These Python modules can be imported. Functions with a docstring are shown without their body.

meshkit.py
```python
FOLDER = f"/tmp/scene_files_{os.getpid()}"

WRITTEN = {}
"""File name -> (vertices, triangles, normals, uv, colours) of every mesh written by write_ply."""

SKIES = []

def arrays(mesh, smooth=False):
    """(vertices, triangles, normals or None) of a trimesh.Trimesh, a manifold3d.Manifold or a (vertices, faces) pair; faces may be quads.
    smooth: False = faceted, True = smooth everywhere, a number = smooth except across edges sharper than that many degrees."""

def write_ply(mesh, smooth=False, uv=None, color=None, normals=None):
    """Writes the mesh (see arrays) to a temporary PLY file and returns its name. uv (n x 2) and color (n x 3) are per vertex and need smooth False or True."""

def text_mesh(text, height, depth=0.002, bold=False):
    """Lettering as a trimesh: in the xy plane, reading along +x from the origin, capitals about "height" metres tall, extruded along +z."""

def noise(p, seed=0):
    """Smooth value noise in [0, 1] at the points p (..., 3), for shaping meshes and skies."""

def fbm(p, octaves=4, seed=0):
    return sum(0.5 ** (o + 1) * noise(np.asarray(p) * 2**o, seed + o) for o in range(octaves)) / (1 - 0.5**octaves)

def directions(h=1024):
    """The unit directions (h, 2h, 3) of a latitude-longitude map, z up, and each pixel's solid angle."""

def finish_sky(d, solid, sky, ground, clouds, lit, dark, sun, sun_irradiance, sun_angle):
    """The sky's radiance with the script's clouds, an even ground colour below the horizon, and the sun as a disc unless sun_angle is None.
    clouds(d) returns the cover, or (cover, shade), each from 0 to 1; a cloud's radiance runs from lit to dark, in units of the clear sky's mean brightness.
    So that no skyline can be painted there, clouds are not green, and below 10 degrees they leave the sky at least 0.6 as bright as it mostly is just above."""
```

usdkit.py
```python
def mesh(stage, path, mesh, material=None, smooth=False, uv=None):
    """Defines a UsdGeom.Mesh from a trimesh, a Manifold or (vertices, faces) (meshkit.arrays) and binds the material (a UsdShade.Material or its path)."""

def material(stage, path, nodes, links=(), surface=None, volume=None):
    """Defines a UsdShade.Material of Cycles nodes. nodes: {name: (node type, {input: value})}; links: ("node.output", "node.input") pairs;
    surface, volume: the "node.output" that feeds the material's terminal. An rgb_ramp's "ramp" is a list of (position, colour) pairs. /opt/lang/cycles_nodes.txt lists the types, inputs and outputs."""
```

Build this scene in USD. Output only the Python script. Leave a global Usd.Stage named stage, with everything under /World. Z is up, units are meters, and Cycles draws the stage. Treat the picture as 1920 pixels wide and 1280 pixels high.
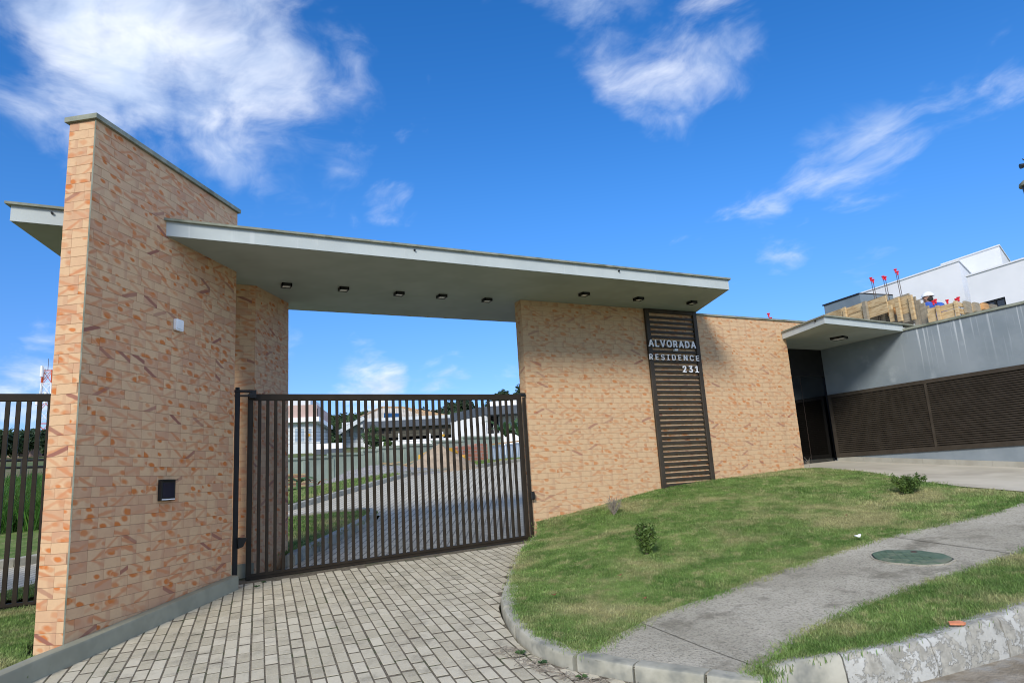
import math, random
import numpy as np, trimesh, manifold3d, usdkit, meshkit
from pxr import Usd, UsdGeom, UsdLux, UsdShade, Sdf, Gf, Vt
from shapely.geometry import Polygon, Point, LineString, box as sbox
from shapely import affinity
from shapely.ops import unary_union
from scipy.interpolate import RBFInterpolator

# ---- light and exposure, tuned here
EXPOSURE = 0.52
SKY_STRENGTH, SKY_SAT, SKY_VAL, SKY_HUE, SKY_AIR, SKY_AERO, SKY_OZ = 0.155, 1.38, 0.91, 0.510, 1.0, 0.25, 2.0
SUN_I, SUN_ANGLE = 0.68, 15.0
CLOUD_LIT, CLOUD_DARK = (5.0, 5.2, 5.6), (3.0, 3.6, 4.7)
CLOUDS = [  # places in the sky (picture pixels -> directions), angular radius in the same unit, weight
 (330,110,250,.85),(500,180,210,0.85),(210,30,220,0.7),(590,260,120,0.75),(120,20,170,0.6),(590,110,120,0.7),(420,230,170,.8),
 (560,360,120,0.5),(470,370,70,0.5),(735,385,60,0.55),(1150,40,150,0.65),(1200,130,120,0.65),(1290,20,150,0.6),(1330,110,70,0.4),
 (1800,190,140,0.42),(1620,320,130,0.72),(1560,370,90,0.5),(1480,440,80,0.55),(1690,250,110,0.38),(1860,290,110,0.45),(1625,495,70,0.6),
 (690,716,75,1.0),(590,670,70,0.3),(10,670,80,0.55),(955,710,50,0.5),(20,760,110,0.6),(850,735,90,0.4)]

T_ = Sdf.ValueTypeNames
stage = Usd.Stage.CreateInMemory()
UsdGeom.SetStageUpAxis(stage, UsdGeom.Tokens.z); UsdGeom.SetStageMetersPerUnit(stage, 1.0)
UsdGeom.Xform.Define(stage, '/World'); UsdGeom.Scope.Define(stage, '/World/Looks')
PI = math.pi

# ------------------------------------------------------------------ camera
# x runs along the brick wall, y into the estate, z up; the eye is the origin (about 1.5 m above the street)
YAW, PITCH, ROLL, FPX = math.radians(62.04), math.radians(11.29), math.radians(-3.58), 1291.5
F0_ = np.array([math.cos(YAW), math.sin(YAW), 0]); R0_ = np.array([math.sin(YAW), -math.cos(YAW), 0]); U0_ = np.array([0, 0, 1.0])
CF = math.cos(PITCH)*F0_ + math.sin(PITCH)*U0_; U1_ = -math.sin(PITCH)*F0_ + math.cos(PITCH)*U0_
CR = math.cos(ROLL)*R0_ + math.sin(ROLL)*U1_; CU = -math.sin(ROLL)*R0_ + math.cos(ROLL)*U1_
cam = UsdGeom.Camera.Define(stage, '/World/camera')
cam.CreateHorizontalApertureAttr(36.0); cam.CreateVerticalApertureAttr(24.0)
cam.CreateFocalLengthAttr(FPX/1920*36); cam.CreateClippingRangeAttr(Gf.Vec2f(0.05, 5000))
UsdGeom.Xformable(cam).AddTransformOp().Set(Gf.Matrix4d(*CR, 0, *CU, 0, *(-CF), 0, 0, 0, 0, 1))
cam.CreateExposureAttr(EXPOSURE)

# ------------------------------------------------------------------ shader graphs
class G:
    def __init__(s): s.nodes, s.links, s.k = {}, [], 0
    def n(s, kind, **kw):
        s.k += 1; name = f'n{s.k}'; vals = {}
        for k, v in kw.items():
            if isinstance(v, str) and '.' in v and v.split('.')[0] in s.nodes: s.links.append((v, f'{name}.{k}'))
            else: vals[k] = v
        s.nodes[name] = (kind, vals); return name
    def m(s, op, a, b=0.5, c=0.0, clamp=False): return s.n('math', math_type=op, value1=a, value2=b, value3=c, use_clamp=clamp) + '.value'
    def vm(s, op, a, b=(0, 0, 0), out='vector', **kw): return s.n('vector_math', math_type=op, vector1=a, vector2=b, **kw) + '.' + out
    def rng(s, v, a, b, c=0.0, d=1.0, t='smoothstep'): return s.n('map_range', range_type=t, value=v, from_min=a, from_max=b, to_min=c, to_max=d, clamp=True) + '.result'
    def mix(s, f, a, b, t='mix'): return s.n('mix', mix_type=t, fac=f, color1=a, color2=b) + '.color'
    def noise(s, v, scale, detail=3, rough=0.5, out='fac', dist=0.0): return s.n('noise_texture', vector=v, scale=scale, detail=detail, roughness=rough, distortion=dist) + '.' + out
    def pos(s): return s.n('geometry') + '.position'
    def attr(s, name, out='vector'): return s.n('attribute', attribute=name) + '.' + out
    def xyz(s, v): k = s.n('separate_xyz', vector=v); return k + '.x', k + '.y', k + '.z'
    def comb(s, x, y, z): return s.n('combine_xyz', x=x, y=y, z=z) + '.vector'
    def bump(s, h, strength=0.5, dist=0.01): return s.n('bump', height=h, strength=strength, distance=dist) + '.normal'
    def bsdf(s, **kw): return s.n('principled_bsdf', **kw) + '.BSDF'
    def make(s, name, surface=None, volume=None): return usdkit.material(stage, '/World/Looks/' + name, s.nodes, s.links, surface=surface, volume=volume)

# ------------------------------------------------------------------ sky
SUN = np.array([-0.93, -1.0, 0.8]); SUN /= np.linalg.norm(SUN)
def sight(x, y):
    """direction of a point of the photograph, used to find real places in space"""
    d = CF*FPX + CR*(x - 960) - CU*(y - 640); return d/np.linalg.norm(d)
g = G()
sky = g.n('sky_texture', sky_type='single_scattering', sun_disc=False, sun_elevation=float(math.asin(SUN[2])), sun_rotation=float(math.atan2(SUN[0], SUN[1])), altitude=700.0, air_density=SKY_AIR, aerosol_density=SKY_AERO, ozone_density=SKY_OZ)
skyc = g.n('hsv', hue=SKY_HUE, saturation=SKY_SAT, value=SKY_VAL, fac=1.0, color=sky + '.color') + '.color'
D0 = g.vm('normalize', g.n('texture_coordinate') + '.generated'); _, _, dz0 = g.xyz(D0)
skyc = g.mix(g.rng(dz0, -0.05, 0.42), g.mix(1.0, skyc, (0.40, 0.47, 0.72), 'multiply'), skyc)   # clear dry air: less pale toward the horizon
D = g.vm('normalize', g.n('texture_coordinate') + '.generated')
dx, dy, dz = g.xyz(D)
den = g.m('add', g.m('maximum', dz, 0.0), 0.22)
P2 = g.comb(g.m('divide', dx, den), g.m('divide', dy, den), 0.0)
warp = g.vm('scale', g.vm('subtract', g.noise(P2, 2.2, 3, 0.5, 'color'), (0.5, 0.5, 0.5)), scale=0.35)
P3 = g.vm('add', P2, warp)
# wind-drawn cirrus-like fibres: stretch the noise along one direction
stretch = g.n('mapping', mapping_type='point', vector=P3, rotation=(0, 0, 0.75), scale=(1.0, 0.42, 1.0)) + '.vector'
n1 = g.noise(stretch, 2.6, 9, 0.58)
n2 = g.noise(P3, 6.0, 7, 0.56)
base = g.m('add', g.m('multiply', n1, 1.0), g.m('multiply', n2, 0.5)); base = g.m('subtract', base, 0.25)
mask = None
for (x, y, rad, w) in CLOUDS:
    d = sight(x, y); r = rad/FPX
    t = g.vm('dot_product', D, tuple(d), 'value')
    k = g.rng(t, math.cos(1.25*r), 1.0, 0.0, w)
    mask = k if mask is None else g.m('maximum', mask, k)
# beyond the frame denser unseen clouds are added to whiten the fill light
wide = g.rng(g.noise(P2, 0.8, 2, 0.5), 0.28, 0.56, 0.0, 1.0)
front = g.vm('dot_product', D, tuple(CF), 'value')
mask = g.m('maximum', mask, g.m('multiply', wide, g.rng(front, 0.80, 0.70)))
dens = g.m('add', base, g.m('multiply', mask, 0.36))
cov = g.m('multiply', g.rng(dens, 0.62, 1.0), g.rng(dz, 0.0, 0.05))
shade = g.rng(g.noise(P3, 4.5, 5, 0.6), 0.35, 0.7)
cc = g.mix(shade, CLOUD_DARK, CLOUD_LIT)
col = g.mix(g.m('multiply', cov, 0.95), skyc, cc)
bg = g.n('background_shader', color=col, strength=SKY_STRENGTH)
skymat = g.make('sky_look', surface=bg + '.background')
dome = UsdLux.DomeLight.Define(stage, '/World/sky'); dome.CreateIntensityAttr(1.0)
UsdShade.MaterialBindingAPI.Apply(dome.GetPrim()).Bind(skymat)
dome.GetPrim().SetCustomDataByKey('kind', 'structure'); dome.GetPrim().SetCustomDataByKey('label', 'deep blue sky with torn white fair-weather clouds'); dome.GetPrim().SetCustomDataByKey('category', 'sky')
sun = UsdLux.DistantLight.Define(stage, '/World/sun')
sun.CreateNormalizeAttr(True); sun.CreateIntensityAttr(SUN_I); sun.CreateAngleAttr(SUN_ANGLE); sun.CreateColorAttr(Gf.Vec3f(1.0, 0.95, 0.87))
zx = np.cross([0, 0, 1.0], SUN); zx /= np.linalg.norm(zx); zy = np.cross(SUN, zx)
UsdGeom.Xformable(sun).AddTransformOp().Set(Gf.Matrix4d(*zx, 0, *zy, 0, *SUN, 0, 0, 0, 0, 1))

# ------------------------------------------------------------------ prims
used = {}
def path_for(name, parent=None):
    base = (str(parent.GetPath()) if parent is not None else '/World') + '/' + name
    k = used.get(base, -1) + 1; used[base] = k
    return base if k == 0 else f'{base}_{k:03d}'
def tag(p, label=None, cat=None, group=None, kind=None):
    p = p.GetPrim() if hasattr(p, 'GetPrim') else p
    for k, v in (('label', label), ('category', cat), ('group', group), ('kind', kind)):
        if v: p.SetCustomDataByKey(k, v)
    return p
def thing(name, label, cat, loc=(0, 0, 0), rotz=0.0, group=None, kind=None):
    x = UsdGeom.Xform.Define(stage, path_for(name))
    x.AddTranslateOp().Set(Gf.Vec3d(*map(float, loc)))
    if rotz: x.AddRotateZOp().Set(float(rotz))
    return tag(x, label, cat, group, kind)
def copy_of(root, loc, rotz, label, group=None, scale=None):
    name = root.GetName()
    x = UsdGeom.Xform.Define(stage, path_for(name)); p = x.GetPrim()
    p.GetReferences().AddInternalReference(root.GetPath()); 
    x.ClearXformOpOrder()
    x.AddTranslateOp(opSuffix='c').Set(Gf.Vec3d(*map(float, loc))); x.AddRotateZOp(opSuffix='c').Set(float(rotz))
    if scale: x.AddScaleOp(opSuffix='c').Set(Gf.Vec3f(*[float(scale)]*3))
    p.SetInstanceable(True)
    was = root.GetCustomData()
    return tag(p, label, was.get('category'), group or was.get('group'))
def put(name, mesh, mat, parent=None, smooth=False, pv=None, label=None, kind=None):
    p = path_for(name, parent)
    if smooth is False and isinstance(mesh, tuple):
        v, f = np.asarray(mesh[0], np.float32), np.asarray(mesh[1], np.int32)
        m = UsdGeom.Mesh.Define(stage, p)
        m.CreatePointsAttr(Vt.Vec3fArray.FromNumpy(v)); m.CreateFaceVertexCountsAttr(Vt.IntArray.FromNumpy(np.full(len(f), f.shape[1], np.int32)))
        m.CreateFaceVertexIndicesAttr(Vt.IntArray.FromNumpy(np.ascontiguousarray(f).ravel())); m.CreateSubdivisionSchemeAttr('none')
        UsdShade.MaterialBindingAPI.Apply(m.GetPrim()).Bind(mat)
    else:
        m = usdkit.mesh(stage, p, mesh, mat, smooth=smooth)
    if pv:
        api = UsdGeom.PrimvarsAPI(m)
        for k, a in pv.items(): api.CreatePrimvar(k, T_.Float3Array, 'vertex').Set(Vt.Vec3fArray.FromNumpy(np.asarray(a, np.float32)))
    if label or kind: tag(m, label, None, None, kind)
    return m.GetPrim()
def struct(name, mesh, mat, label=None, smooth=False, kind='structure', cat=None): return tag(put(name, mesh, mat, None, smooth), label, cat, None, kind)

class MB:
    """collects shapes that make ONE mesh"""
    def __init__(s): s.v, s.f, s.n = [], [], 0
    def raw(s, v, f):
        v = np.asarray(v, float); f = np.asarray(f, int)
        if f.shape[1] == 4: f = np.vstack([f[:, [0, 1, 2]], f[:, [0, 2, 3]]])
        s.v.append(v); s.f.append(f + s.n); s.n += len(v); return s
    def hexa(s, c):  # bottom 4 (ccw), top 4
        return s.raw(c, [[0, 3, 2, 1], [4, 5, 6, 7], [0, 1, 5, 4], [1, 2, 6, 5], [2, 3, 7, 6], [3, 0, 4, 7]])
    def box(s, lo, hi):
        x0, y0, z0 = lo; x1, y1, z1 = hi
        return s.hexa([(x0, y0, z0), (x1, y0, z0), (x1, y1, z0), (x0, y1, z0), (x0, y0, z1), (x1, y0, z1), (x1, y1, z1), (x0, y1, z1)])
    def cbox(s, lo, hi, c=0.004):
        """a box with its long edges chamfered"""
        lo = np.array(lo, float); hi = np.array(hi, float); c = min(c, *(0.45*(hi - lo)))
        pts = []
        for a in (0, 1):
            for b in (0, 1):
                for d in (0, 1):
                    p = np.where([a, b, d], hi, lo); sgn = np.where([a, b, d], -1, 1)
                    for k in range(3):
                        q = p + sgn*c; q[k] = p[k]; pts.append(q)
        h = trimesh.convex.convex_hull(np.array(pts)); return s.raw(h.vertices, h.faces)
    def obox(s, o, u, n, s0, s1, d0, d1, z0, z1):
        """box in a frame: o origin (x,y), u along, n across (horizontal unit vectors)"""
        P = lambda a, b, z: (o[0] + u[0]*a + n[0]*b, o[1] + u[1]*a + n[1]*b, z)
        c = [P(s0, d0, z0), P(s1, d0, z0), P(s1, d1, z0), P(s0, d1, z0), P(s0, d0, z1), P(s1, d0, z1), P(s1, d1, z1), P(s0, d1, z1)]
        if u[0]*n[1] - u[1]*n[0] < 0: c = [c[i] for i in (1, 0, 3, 2, 5, 4, 7, 6)]
        return s.hexa(c)
    def beam(s, a, b, w, h=None, up=(0, 0, 1)):
        a, b = np.array(a, float), np.array(b, float); h = h or w
        t = (b - a)/np.linalg.norm(b - a); x = np.cross(t, up)
        if np.linalg.norm(x) < 1e-3: x = np.cross(t, (1, 0, 0))
        x /= np.linalg.norm(x); y = np.cross(x, t); c = []
        for p in (a, b):
            for i, j in ((-1, -1), (1, -1), (1, 1), (-1, 1)): c.append(p + x*i*w/2 + y*j*h/2)
        return s.raw(c, [[0, 3, 2, 1], [4, 5, 6, 7], [0, 1, 5, 4], [1, 2, 6, 5], [2, 3, 7, 6], [3, 0, 4, 7]])
    def tube(s, pts, r, k=8):
        pts = [np.array(p, float) for p in pts]; r = np.broadcast_to(r, (len(pts),)); V = []
        for i, p in enumerate(pts):
            t = pts[min(i + 1, len(pts) - 1)] - pts[max(i - 1, 0)]; t /= np.linalg.norm(t)
            x = np.cross(t, (0, 0, 1) if abs(t[2]) < 0.9 else (1, 0, 0)); x /= np.linalg.norm(x); y = np.cross(t, x)
            V += [p + r[i]*(math.cos(a)*x + math.sin(a)*y) for a in np.arange(k)*2*PI/k]
        F = []
        for i in range(len(pts) - 1):
            for j in range(k):
                a, b, c, d = i*k + j, i*k + (j + 1) % k, (i + 1)*k + (j + 1) % k, (i + 1)*k + j
                F += [[a, b, c], [a, c, d]]
        n0 = len(V); V += [pts[0], pts[-1]]
        for j in range(k): F += [[n0, (j + 1) % k, j], [n0 + 1, (len(pts) - 1)*k + j, (len(pts) - 1)*k + (j + 1) % k]]
        return s.raw(V, F)
    def prism(s, poly, z0, z1):
        """vertical prism over a polygon; z0, z1 numbers or functions of (x, y)"""
        if not isinstance(poly, Polygon): poly = Polygon(poly)
        v2, f = trimesh.creation.triangulate_polygon(poly, engine='earcut'); v2 = np.asarray(v2)
        a, b, c = v2[f[:, 0]], v2[f[:, 1]], v2[f[:, 2]]
        area = (b[:, 0] - a[:, 0])*(c[:, 1] - a[:, 1]) - (b[:, 1] - a[:, 1])*(c[:, 0] - a[:, 0])
        f = f[np.abs(area) > 1e-12]; area = area[np.abs(area) > 1e-12]; f[area < 0] = f[area < 0][:, ::-1]
        Z = lambda z, p: np.array([z(*q) for q in p]) if callable(z) else np.full(len(p), float(z))
        s.raw(np.column_stack([v2, Z(z1, v2)]), f); s.raw(np.column_stack([v2, Z(z0, v2)]), f[:, ::-1])
        ring = np.array(poly.exterior.coords)[:-1]
        if not poly.exterior.is_ccw: ring = ring[::-1]
        n = len(ring); i = np.arange(n)
        s.raw(np.vstack([np.column_stack([ring, Z(z0, ring)]), np.column_stack([ring, Z(z1, ring)])]), np.column_stack([i, (i + 1) % n, (i + 1) % n + n, i + n])); return s
    def add(s, t): return s.raw(t.vertices, t.faces)
    def mesh(s): return np.vstack(s.v), np.vstack(s.f)
    def build(s, name, mat, parent=None, **kw):
        kw = {**kw}; sm = kw.pop('smooth', False)
        m = s.mesh(); return put(name, m if sm is False else trimesh.Trimesh(*m, process=sm is not True), mat, parent, smooth=sm, **kw)

def sheet(poly, step, zf, dz=0.0):
    """a surface following zf(x, y) over a polygon (for ground, lawns, paving beds)"""
    x0, y0, x1, y1 = poly.bounds; V, F, idx = [], [], {}
    from shapely.prepared import prep
    pp = prep(poly)
    def vid(x, y):
        k = (round(x, 4), round(y, 4))
        if k not in idx: idx[k] = len(V); V.append(k)
        return idx[k]
    for i in range(int(math.floor(x0/step)), int(math.ceil(x1/step))):
        for j in range(int(math.floor(y0/step)), int(math.ceil(y1/step))):
            c = sbox(i*step, j*step, (i + 1)*step, (j + 1)*step)
            if pp.contains(c):
                a, b, cc, d = vid(i*step, j*step), vid((i + 1)*step, j*step), vid((i + 1)*step, (j + 1)*step), vid(i*step, (j + 1)*step)
                F += [[a, b, cc], [a, cc, d]]
            elif pp.intersects(c):
                q = poly.intersection(c)
                for h in getattr(q, 'geoms', [q]):
                    if h.geom_type != 'Polygon' or h.area < 1e-7: continue
                    v2, f = trimesh.creation.triangulate_polygon(h, engine='earcut')
                    for t in f:
                        p = [v2[k] for k in t]
                        ar = (p[1][0] - p[0][0])*(p[2][1] - p[0][1]) - (p[1][1] - p[0][1])*(p[2][0] - p[0][0])
                        if abs(ar) < 1e-9: continue
                        if ar < 0: p = p[::-1]
                        F.append([vid(*k) for k in p])
    V = np.array(V); return np.column_stack([V, zf(V[:, 0], V[:, 1]) + dz]), np.array(F)
# ------------------------------------------------------------------ materials
def blend(name, c1, c2, scale=3.0, rough=0.8, detail=5, bump=None, c3=None, scale3=0.6, spec=0.3, lo=0.35, hi=0.65, metallic=0.0, stretch=None):
    g = G(); p = g.pos()
    if stretch: p = g.n('mapping', mapping_type='point', vector=p, scale=stretch) + '.vector'
    col = g.mix(g.rng(g.noise(p, scale, detail, 0.6), lo, hi), c1, c2)
    if c3 is not None: col = g.mix(g.rng(g.noise(p, scale3, 4, 0.6), 0.48, 0.7), col, c3)
    kw = dict(base_color=col, roughness=rough, specular_ior_level=spec, metallic=metallic)
    if bump: kw['normal'] = g.bump(g.noise(p, bump[0], 4, 0.6), bump[1], bump[2])
    return g.make(name, surface=g.bsdf(**kw))
M = {}
def brick_material(name, cream, pink, orange, mauve):
    g = G()
    u, v, tone = g.xyz(g.attr('loc')); P = g.pos()
    nz = g.noise(P, 38.0, 3, 0.6); col = g.mix(g.rng(g.m('add', g.m('multiply', tone, 0.75), g.m('multiply', g.noise(P, 9.0, 3), 0.35)), 0.35, 0.95), cream, pink)
    col = g.mix(g.m('multiply', g.rng(nz, 0.35, 0.75), 0.18), col, tuple(0.72*c for c in cream))
    for nm in ('e1', 'e2'):
        cx, cy, st = g.xyz(g.attr(nm))
        sz = g.rng(g.m('fraction', g.m('add', g.m('multiply', tone, 23.0), g.m('multiply', st, 7.0))), 0, 1, 0.65, 1.35, 'linear')
        a = g.m('divide', g.m('divide', g.m('subtract', u, cx), 0.05), sz); b = g.m('divide', g.m('divide', g.m('subtract', v, cy), 0.027), sz)
        b = g.m('add', b, g.m('multiply', a, 0.25))
        d = g.m('sqrt', g.m('add', g.m('multiply', a, a), g.m('multiply', b, b)))
        d = g.m('add', d, g.m('multiply', g.m('subtract', g.noise(P, 14.0, 2), 0.5), 1.0))
        halo = g.m('multiply', g.m('multiply', g.rng(d, 1.0, 1.2), g.rng(d, 1.75, 1.3)), g.m('multiply', st, 0.35))
        col = g.mix(halo, col, tuple(min(1, 1.12*c) for c in cream))
        col = g.mix(g.m('multiply', g.rng(d, 1.2, 0.45), g.m('absolute', st)), col, orange)
    k, off, st = g.xyz(g.attr('e3'))
    d = g.m('absolute', g.m('subtract', g.m('subtract', v, g.m('multiply', u, k)), off)); d = g.m('add', d, g.m('multiply', g.m('subtract', g.noise(P, 11.0, 3), 0.5), 0.03))
    col = g.mix(g.m('multiply', g.rng(d, 0.026, 0.006), st), col, tuple(0.5*(a_ + b_) for a_, b_ in zip(pink, orange)))
    edge = g.m('multiply', g.rng(g.m('add', u, g.m('multiply', g.m('subtract', g.noise(P, 13.0, 2), 0.5), 0.08)), 0.035, 0.075), g.m('absolute', g.m('sine', g.m('multiply', tone, 37.0))))
    col = g.mix(g.m('multiply', edge, 0.55), col, tuple(0.92*c for c in pink))
    k, off, st = g.xyz(g.attr('st'))
    d = g.m('absolute', g.m('subtract', g.m('subtract', v, g.m('multiply', u, k)), off))
    d = g.m('add', d, g.m('multiply', g.m('subtract', g.noise(P, 16.0, 2), 0.5), 0.014))
    col = g.mix(g.m('multiply', g.rng(d, 0.027, 0.013), st), col, mauve)
    # weathering that keeps its own shape: faint vertical runs
    run = g.noise(g.n('mapping', mapping_type='point', vector=P, scale=(1.6, 1.6, 0.25)) + '.vector', 2.0, 4, 0.6)
    col = g.mix(g.m('multiply', g.rng(run, 0.52, 0.78), 0.22), col, tuple(0.62*c for c in pink))
    nrm = g.bump(g.m('add', g.noise(P, 160.0, 3), g.m('multiply', g.noise(P, 30.0, 3), 0.8)), 0.35, 0.004)
    return g.make(name, surface=g.bsdf(base_color=col, roughness=0.72, specular_ior_level=0.3, normal=nrm))
M['brick'] = brick_material('brick_tile', (0.575, 0.395, 0.23), (0.49, 0.295, 0.175), (0.50, 0.19, 0.06), (0.30, 0.135, 0.095))
M['brick_salmon'] = brick_material('brick_tile_salmon', (0.57, 0.375, 0.215), (0.48, 0.265, 0.155), (0.50, 0.155, 0.035), (0.27, 0.11, 0.075))
M['mortar'] = blend('joint_mortar', (0.28, 0.175, 0.11), (0.34, 0.215, 0.14), 30, 0.9)
M['trim'] = blend('grey_green_paint', (0.225, 0.225, 0.17), (0.27, 0.27, 0.205), 4, 0.6, bump=(40, 0.15, 0.003), c3=(0.235, 0.23, 0.175), scale3=1.3)
M['coping'] = blend('weathered_coping', (0.20, 0.215, 0.165), (0.27, 0.28, 0.22), 7, 0.75, bump=(50, 0.3, 0.004), c3=(0.13, 0.14, 0.10), scale3=3)
def canopy_material():
    g = G(); P = g.pos()
    col = g.mix(g.rng(g.noise(P, 2.2, 5, 0.6), 0.3, 0.7), (0.42, 0.465, 0.46), (0.47, 0.515, 0.505))
    run = g.noise(g.n('mapping', mapping_type='point', vector=P, scale=(3.0, 3.0, 0.15)) + '.vector', 3.0, 4, 0.6)
    col = g.mix(g.m('multiply', g.rng(run, 0.6, 0.72), 0.35), col, (0.60, 0.63, 0.62))
    return g.make('pale_grey_render', surface=g.bsdf(base_color=col, roughness=0.7, specular_ior_level=0.3, normal=g.bump(g.noise(P, 60, 4), 0.2, 0.003)))
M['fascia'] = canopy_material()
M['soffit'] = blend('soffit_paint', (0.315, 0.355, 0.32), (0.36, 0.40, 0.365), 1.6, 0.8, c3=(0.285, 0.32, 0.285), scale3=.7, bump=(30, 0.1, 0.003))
M['brown'] = blend('brown_coated_metal', (0.023, 0.017, 0.0105), (0.030, 0.0225, 0.014), 5, 0.5, spec=0.2, bump=(80, 0.05, 0.001))
M['brown_louvre'] = blend('brown_louvre_metal', (0.040, 0.032, 0.023), (0.052, 0.042, 0.031), 5, 0.5, spec=0.25)
M['black'] = blend('black_metal', (0.006, 0.006, 0.006), (0.012, 0.012, 0.011), 8, 0.5, spec=0.4)
M['white_plastic'] = blend('white_plastic', (0.72, 0.74, 0.75), (0.78, 0.79, 0.80), 6, 0.35)
M['brushed'] = blend('brushed_letter_metal', (0.80, 0.82, 0.85), (0.86, 0.87, 0.89), 20, 0.4, spec=0.5)
M['lens'] = blend('frosted_lamp_glass', (0.80, 0.78, 0.72), (0.85, 0.83, 0.78), 20, 0.3)
def glass(name, tint=(0.02, 0.025, 0.028), ior=1.5, clear=0.25):
    g = G(); f = g.n('fresnel', IOR=ior) + '.fac'
    t = g.n('transparent_bsdf', color=(clear, clear*1.05, clear*1.08)) + '.BSDF'; s = g.n('glossy_bsdf', color=(0.9, 0.93, 0.95), roughness=0.02) + '.BSDF'
    return g.make(name, surface=g.n('mix_closure', fac=f, closure1=t, closure2=s) + '.closure')
M['glass'] = glass('dark_door_glass', clear=0.12, ior=2.1); M['pane'] = glass('window_glass', clear=0.35, ior=1.7)
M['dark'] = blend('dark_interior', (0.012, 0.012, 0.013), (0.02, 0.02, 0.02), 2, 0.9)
def paver_material():
    g = G(); P = g.pos(); u, v, tone = g.xyz(g.attr('loc'))
    a = g.mix(g.rng(tone, 0.0, 1.0, t='linear'), (0.39, 0.35, 0.255), (0.52, 0.475, 0.365))
    a = g.mix(g.m('multiply', g.rng(u, 0.85, 0.97), 0.4), a, (0.43, 0.38, 0.27))
    a = g.mix(g.m('multiply', g.rng(g.noise(P, 4.5, 6, 0.65), 0.46, 0.72), 0.6), a, (0.20, 0.18, 0.135))
    a = g.mix(g.m('multiply', g.rng(g.noise(P, 60, 4, 0.65), 0.45, 0.75), 0.4), a, (0.54, 0.515, 0.44))
    nrm = g.bump(g.m('add', g.noise(P, 45, 5, 0.65), g.m('multiply', g.noise(P, 220, 3), 0.4)), 0.6, 0.006)
    return g.make('concrete_paver', surface=g.bsdf(base_color=a, roughness=0.88, specular_ior_level=0.25, normal=nrm))
M['paver'] = paver_material()
M['joint_dirt'] = blend('paving_joint_dirt', (0.095, 0.08, 0.058), (0.16, 0.137, 0.10), 30, 0.95, bump=(120, 0.6, 0.006), c3=(0.055, 0.065, 0.028), scale3=5)
def far_paving():
    g = G(); P = g.pos()
    q = g.n('mapping', mapping_type='point', vector=P, rotation=(0, 0, math.radians(-62.0)), scale=(1, 1, 1)) + '.vector'
    b = g.n('brick_texture', vector=q, color1=(0.44, 0.41, 0.325), color2=(0.52, 0.485, 0.395), mortar=(0.235, 0.215, 0.17), scale=1.0, mortar_size=0.011, brick_width=0.27, row_height=0.115, bias=0.1)
    c = g.mix(g.m('multiply', g.rng(g.noise(P, 1.2, 6, 0.65), 0.45, 0.75), 0.35), b + '.color', (0.23, 0.22, 0.195))
    return g.make('paving_far', surface=g.bsdf(base_color=c, roughness=0.9, specular_ior_level=0.25, normal=g.bump(b + '.fac', -0.35, 0.01)))
M['far_paving'] = far_paving()
M['kerb'] = blend('painted_kerb', (0.31, 0.30, 0.24), (0.40, 0.385, 0.315), 5, 0.7, bump=(45, 0.3, 0.006), c3=(0.16, 0.165, 0.145), scale3=2.6)
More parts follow.
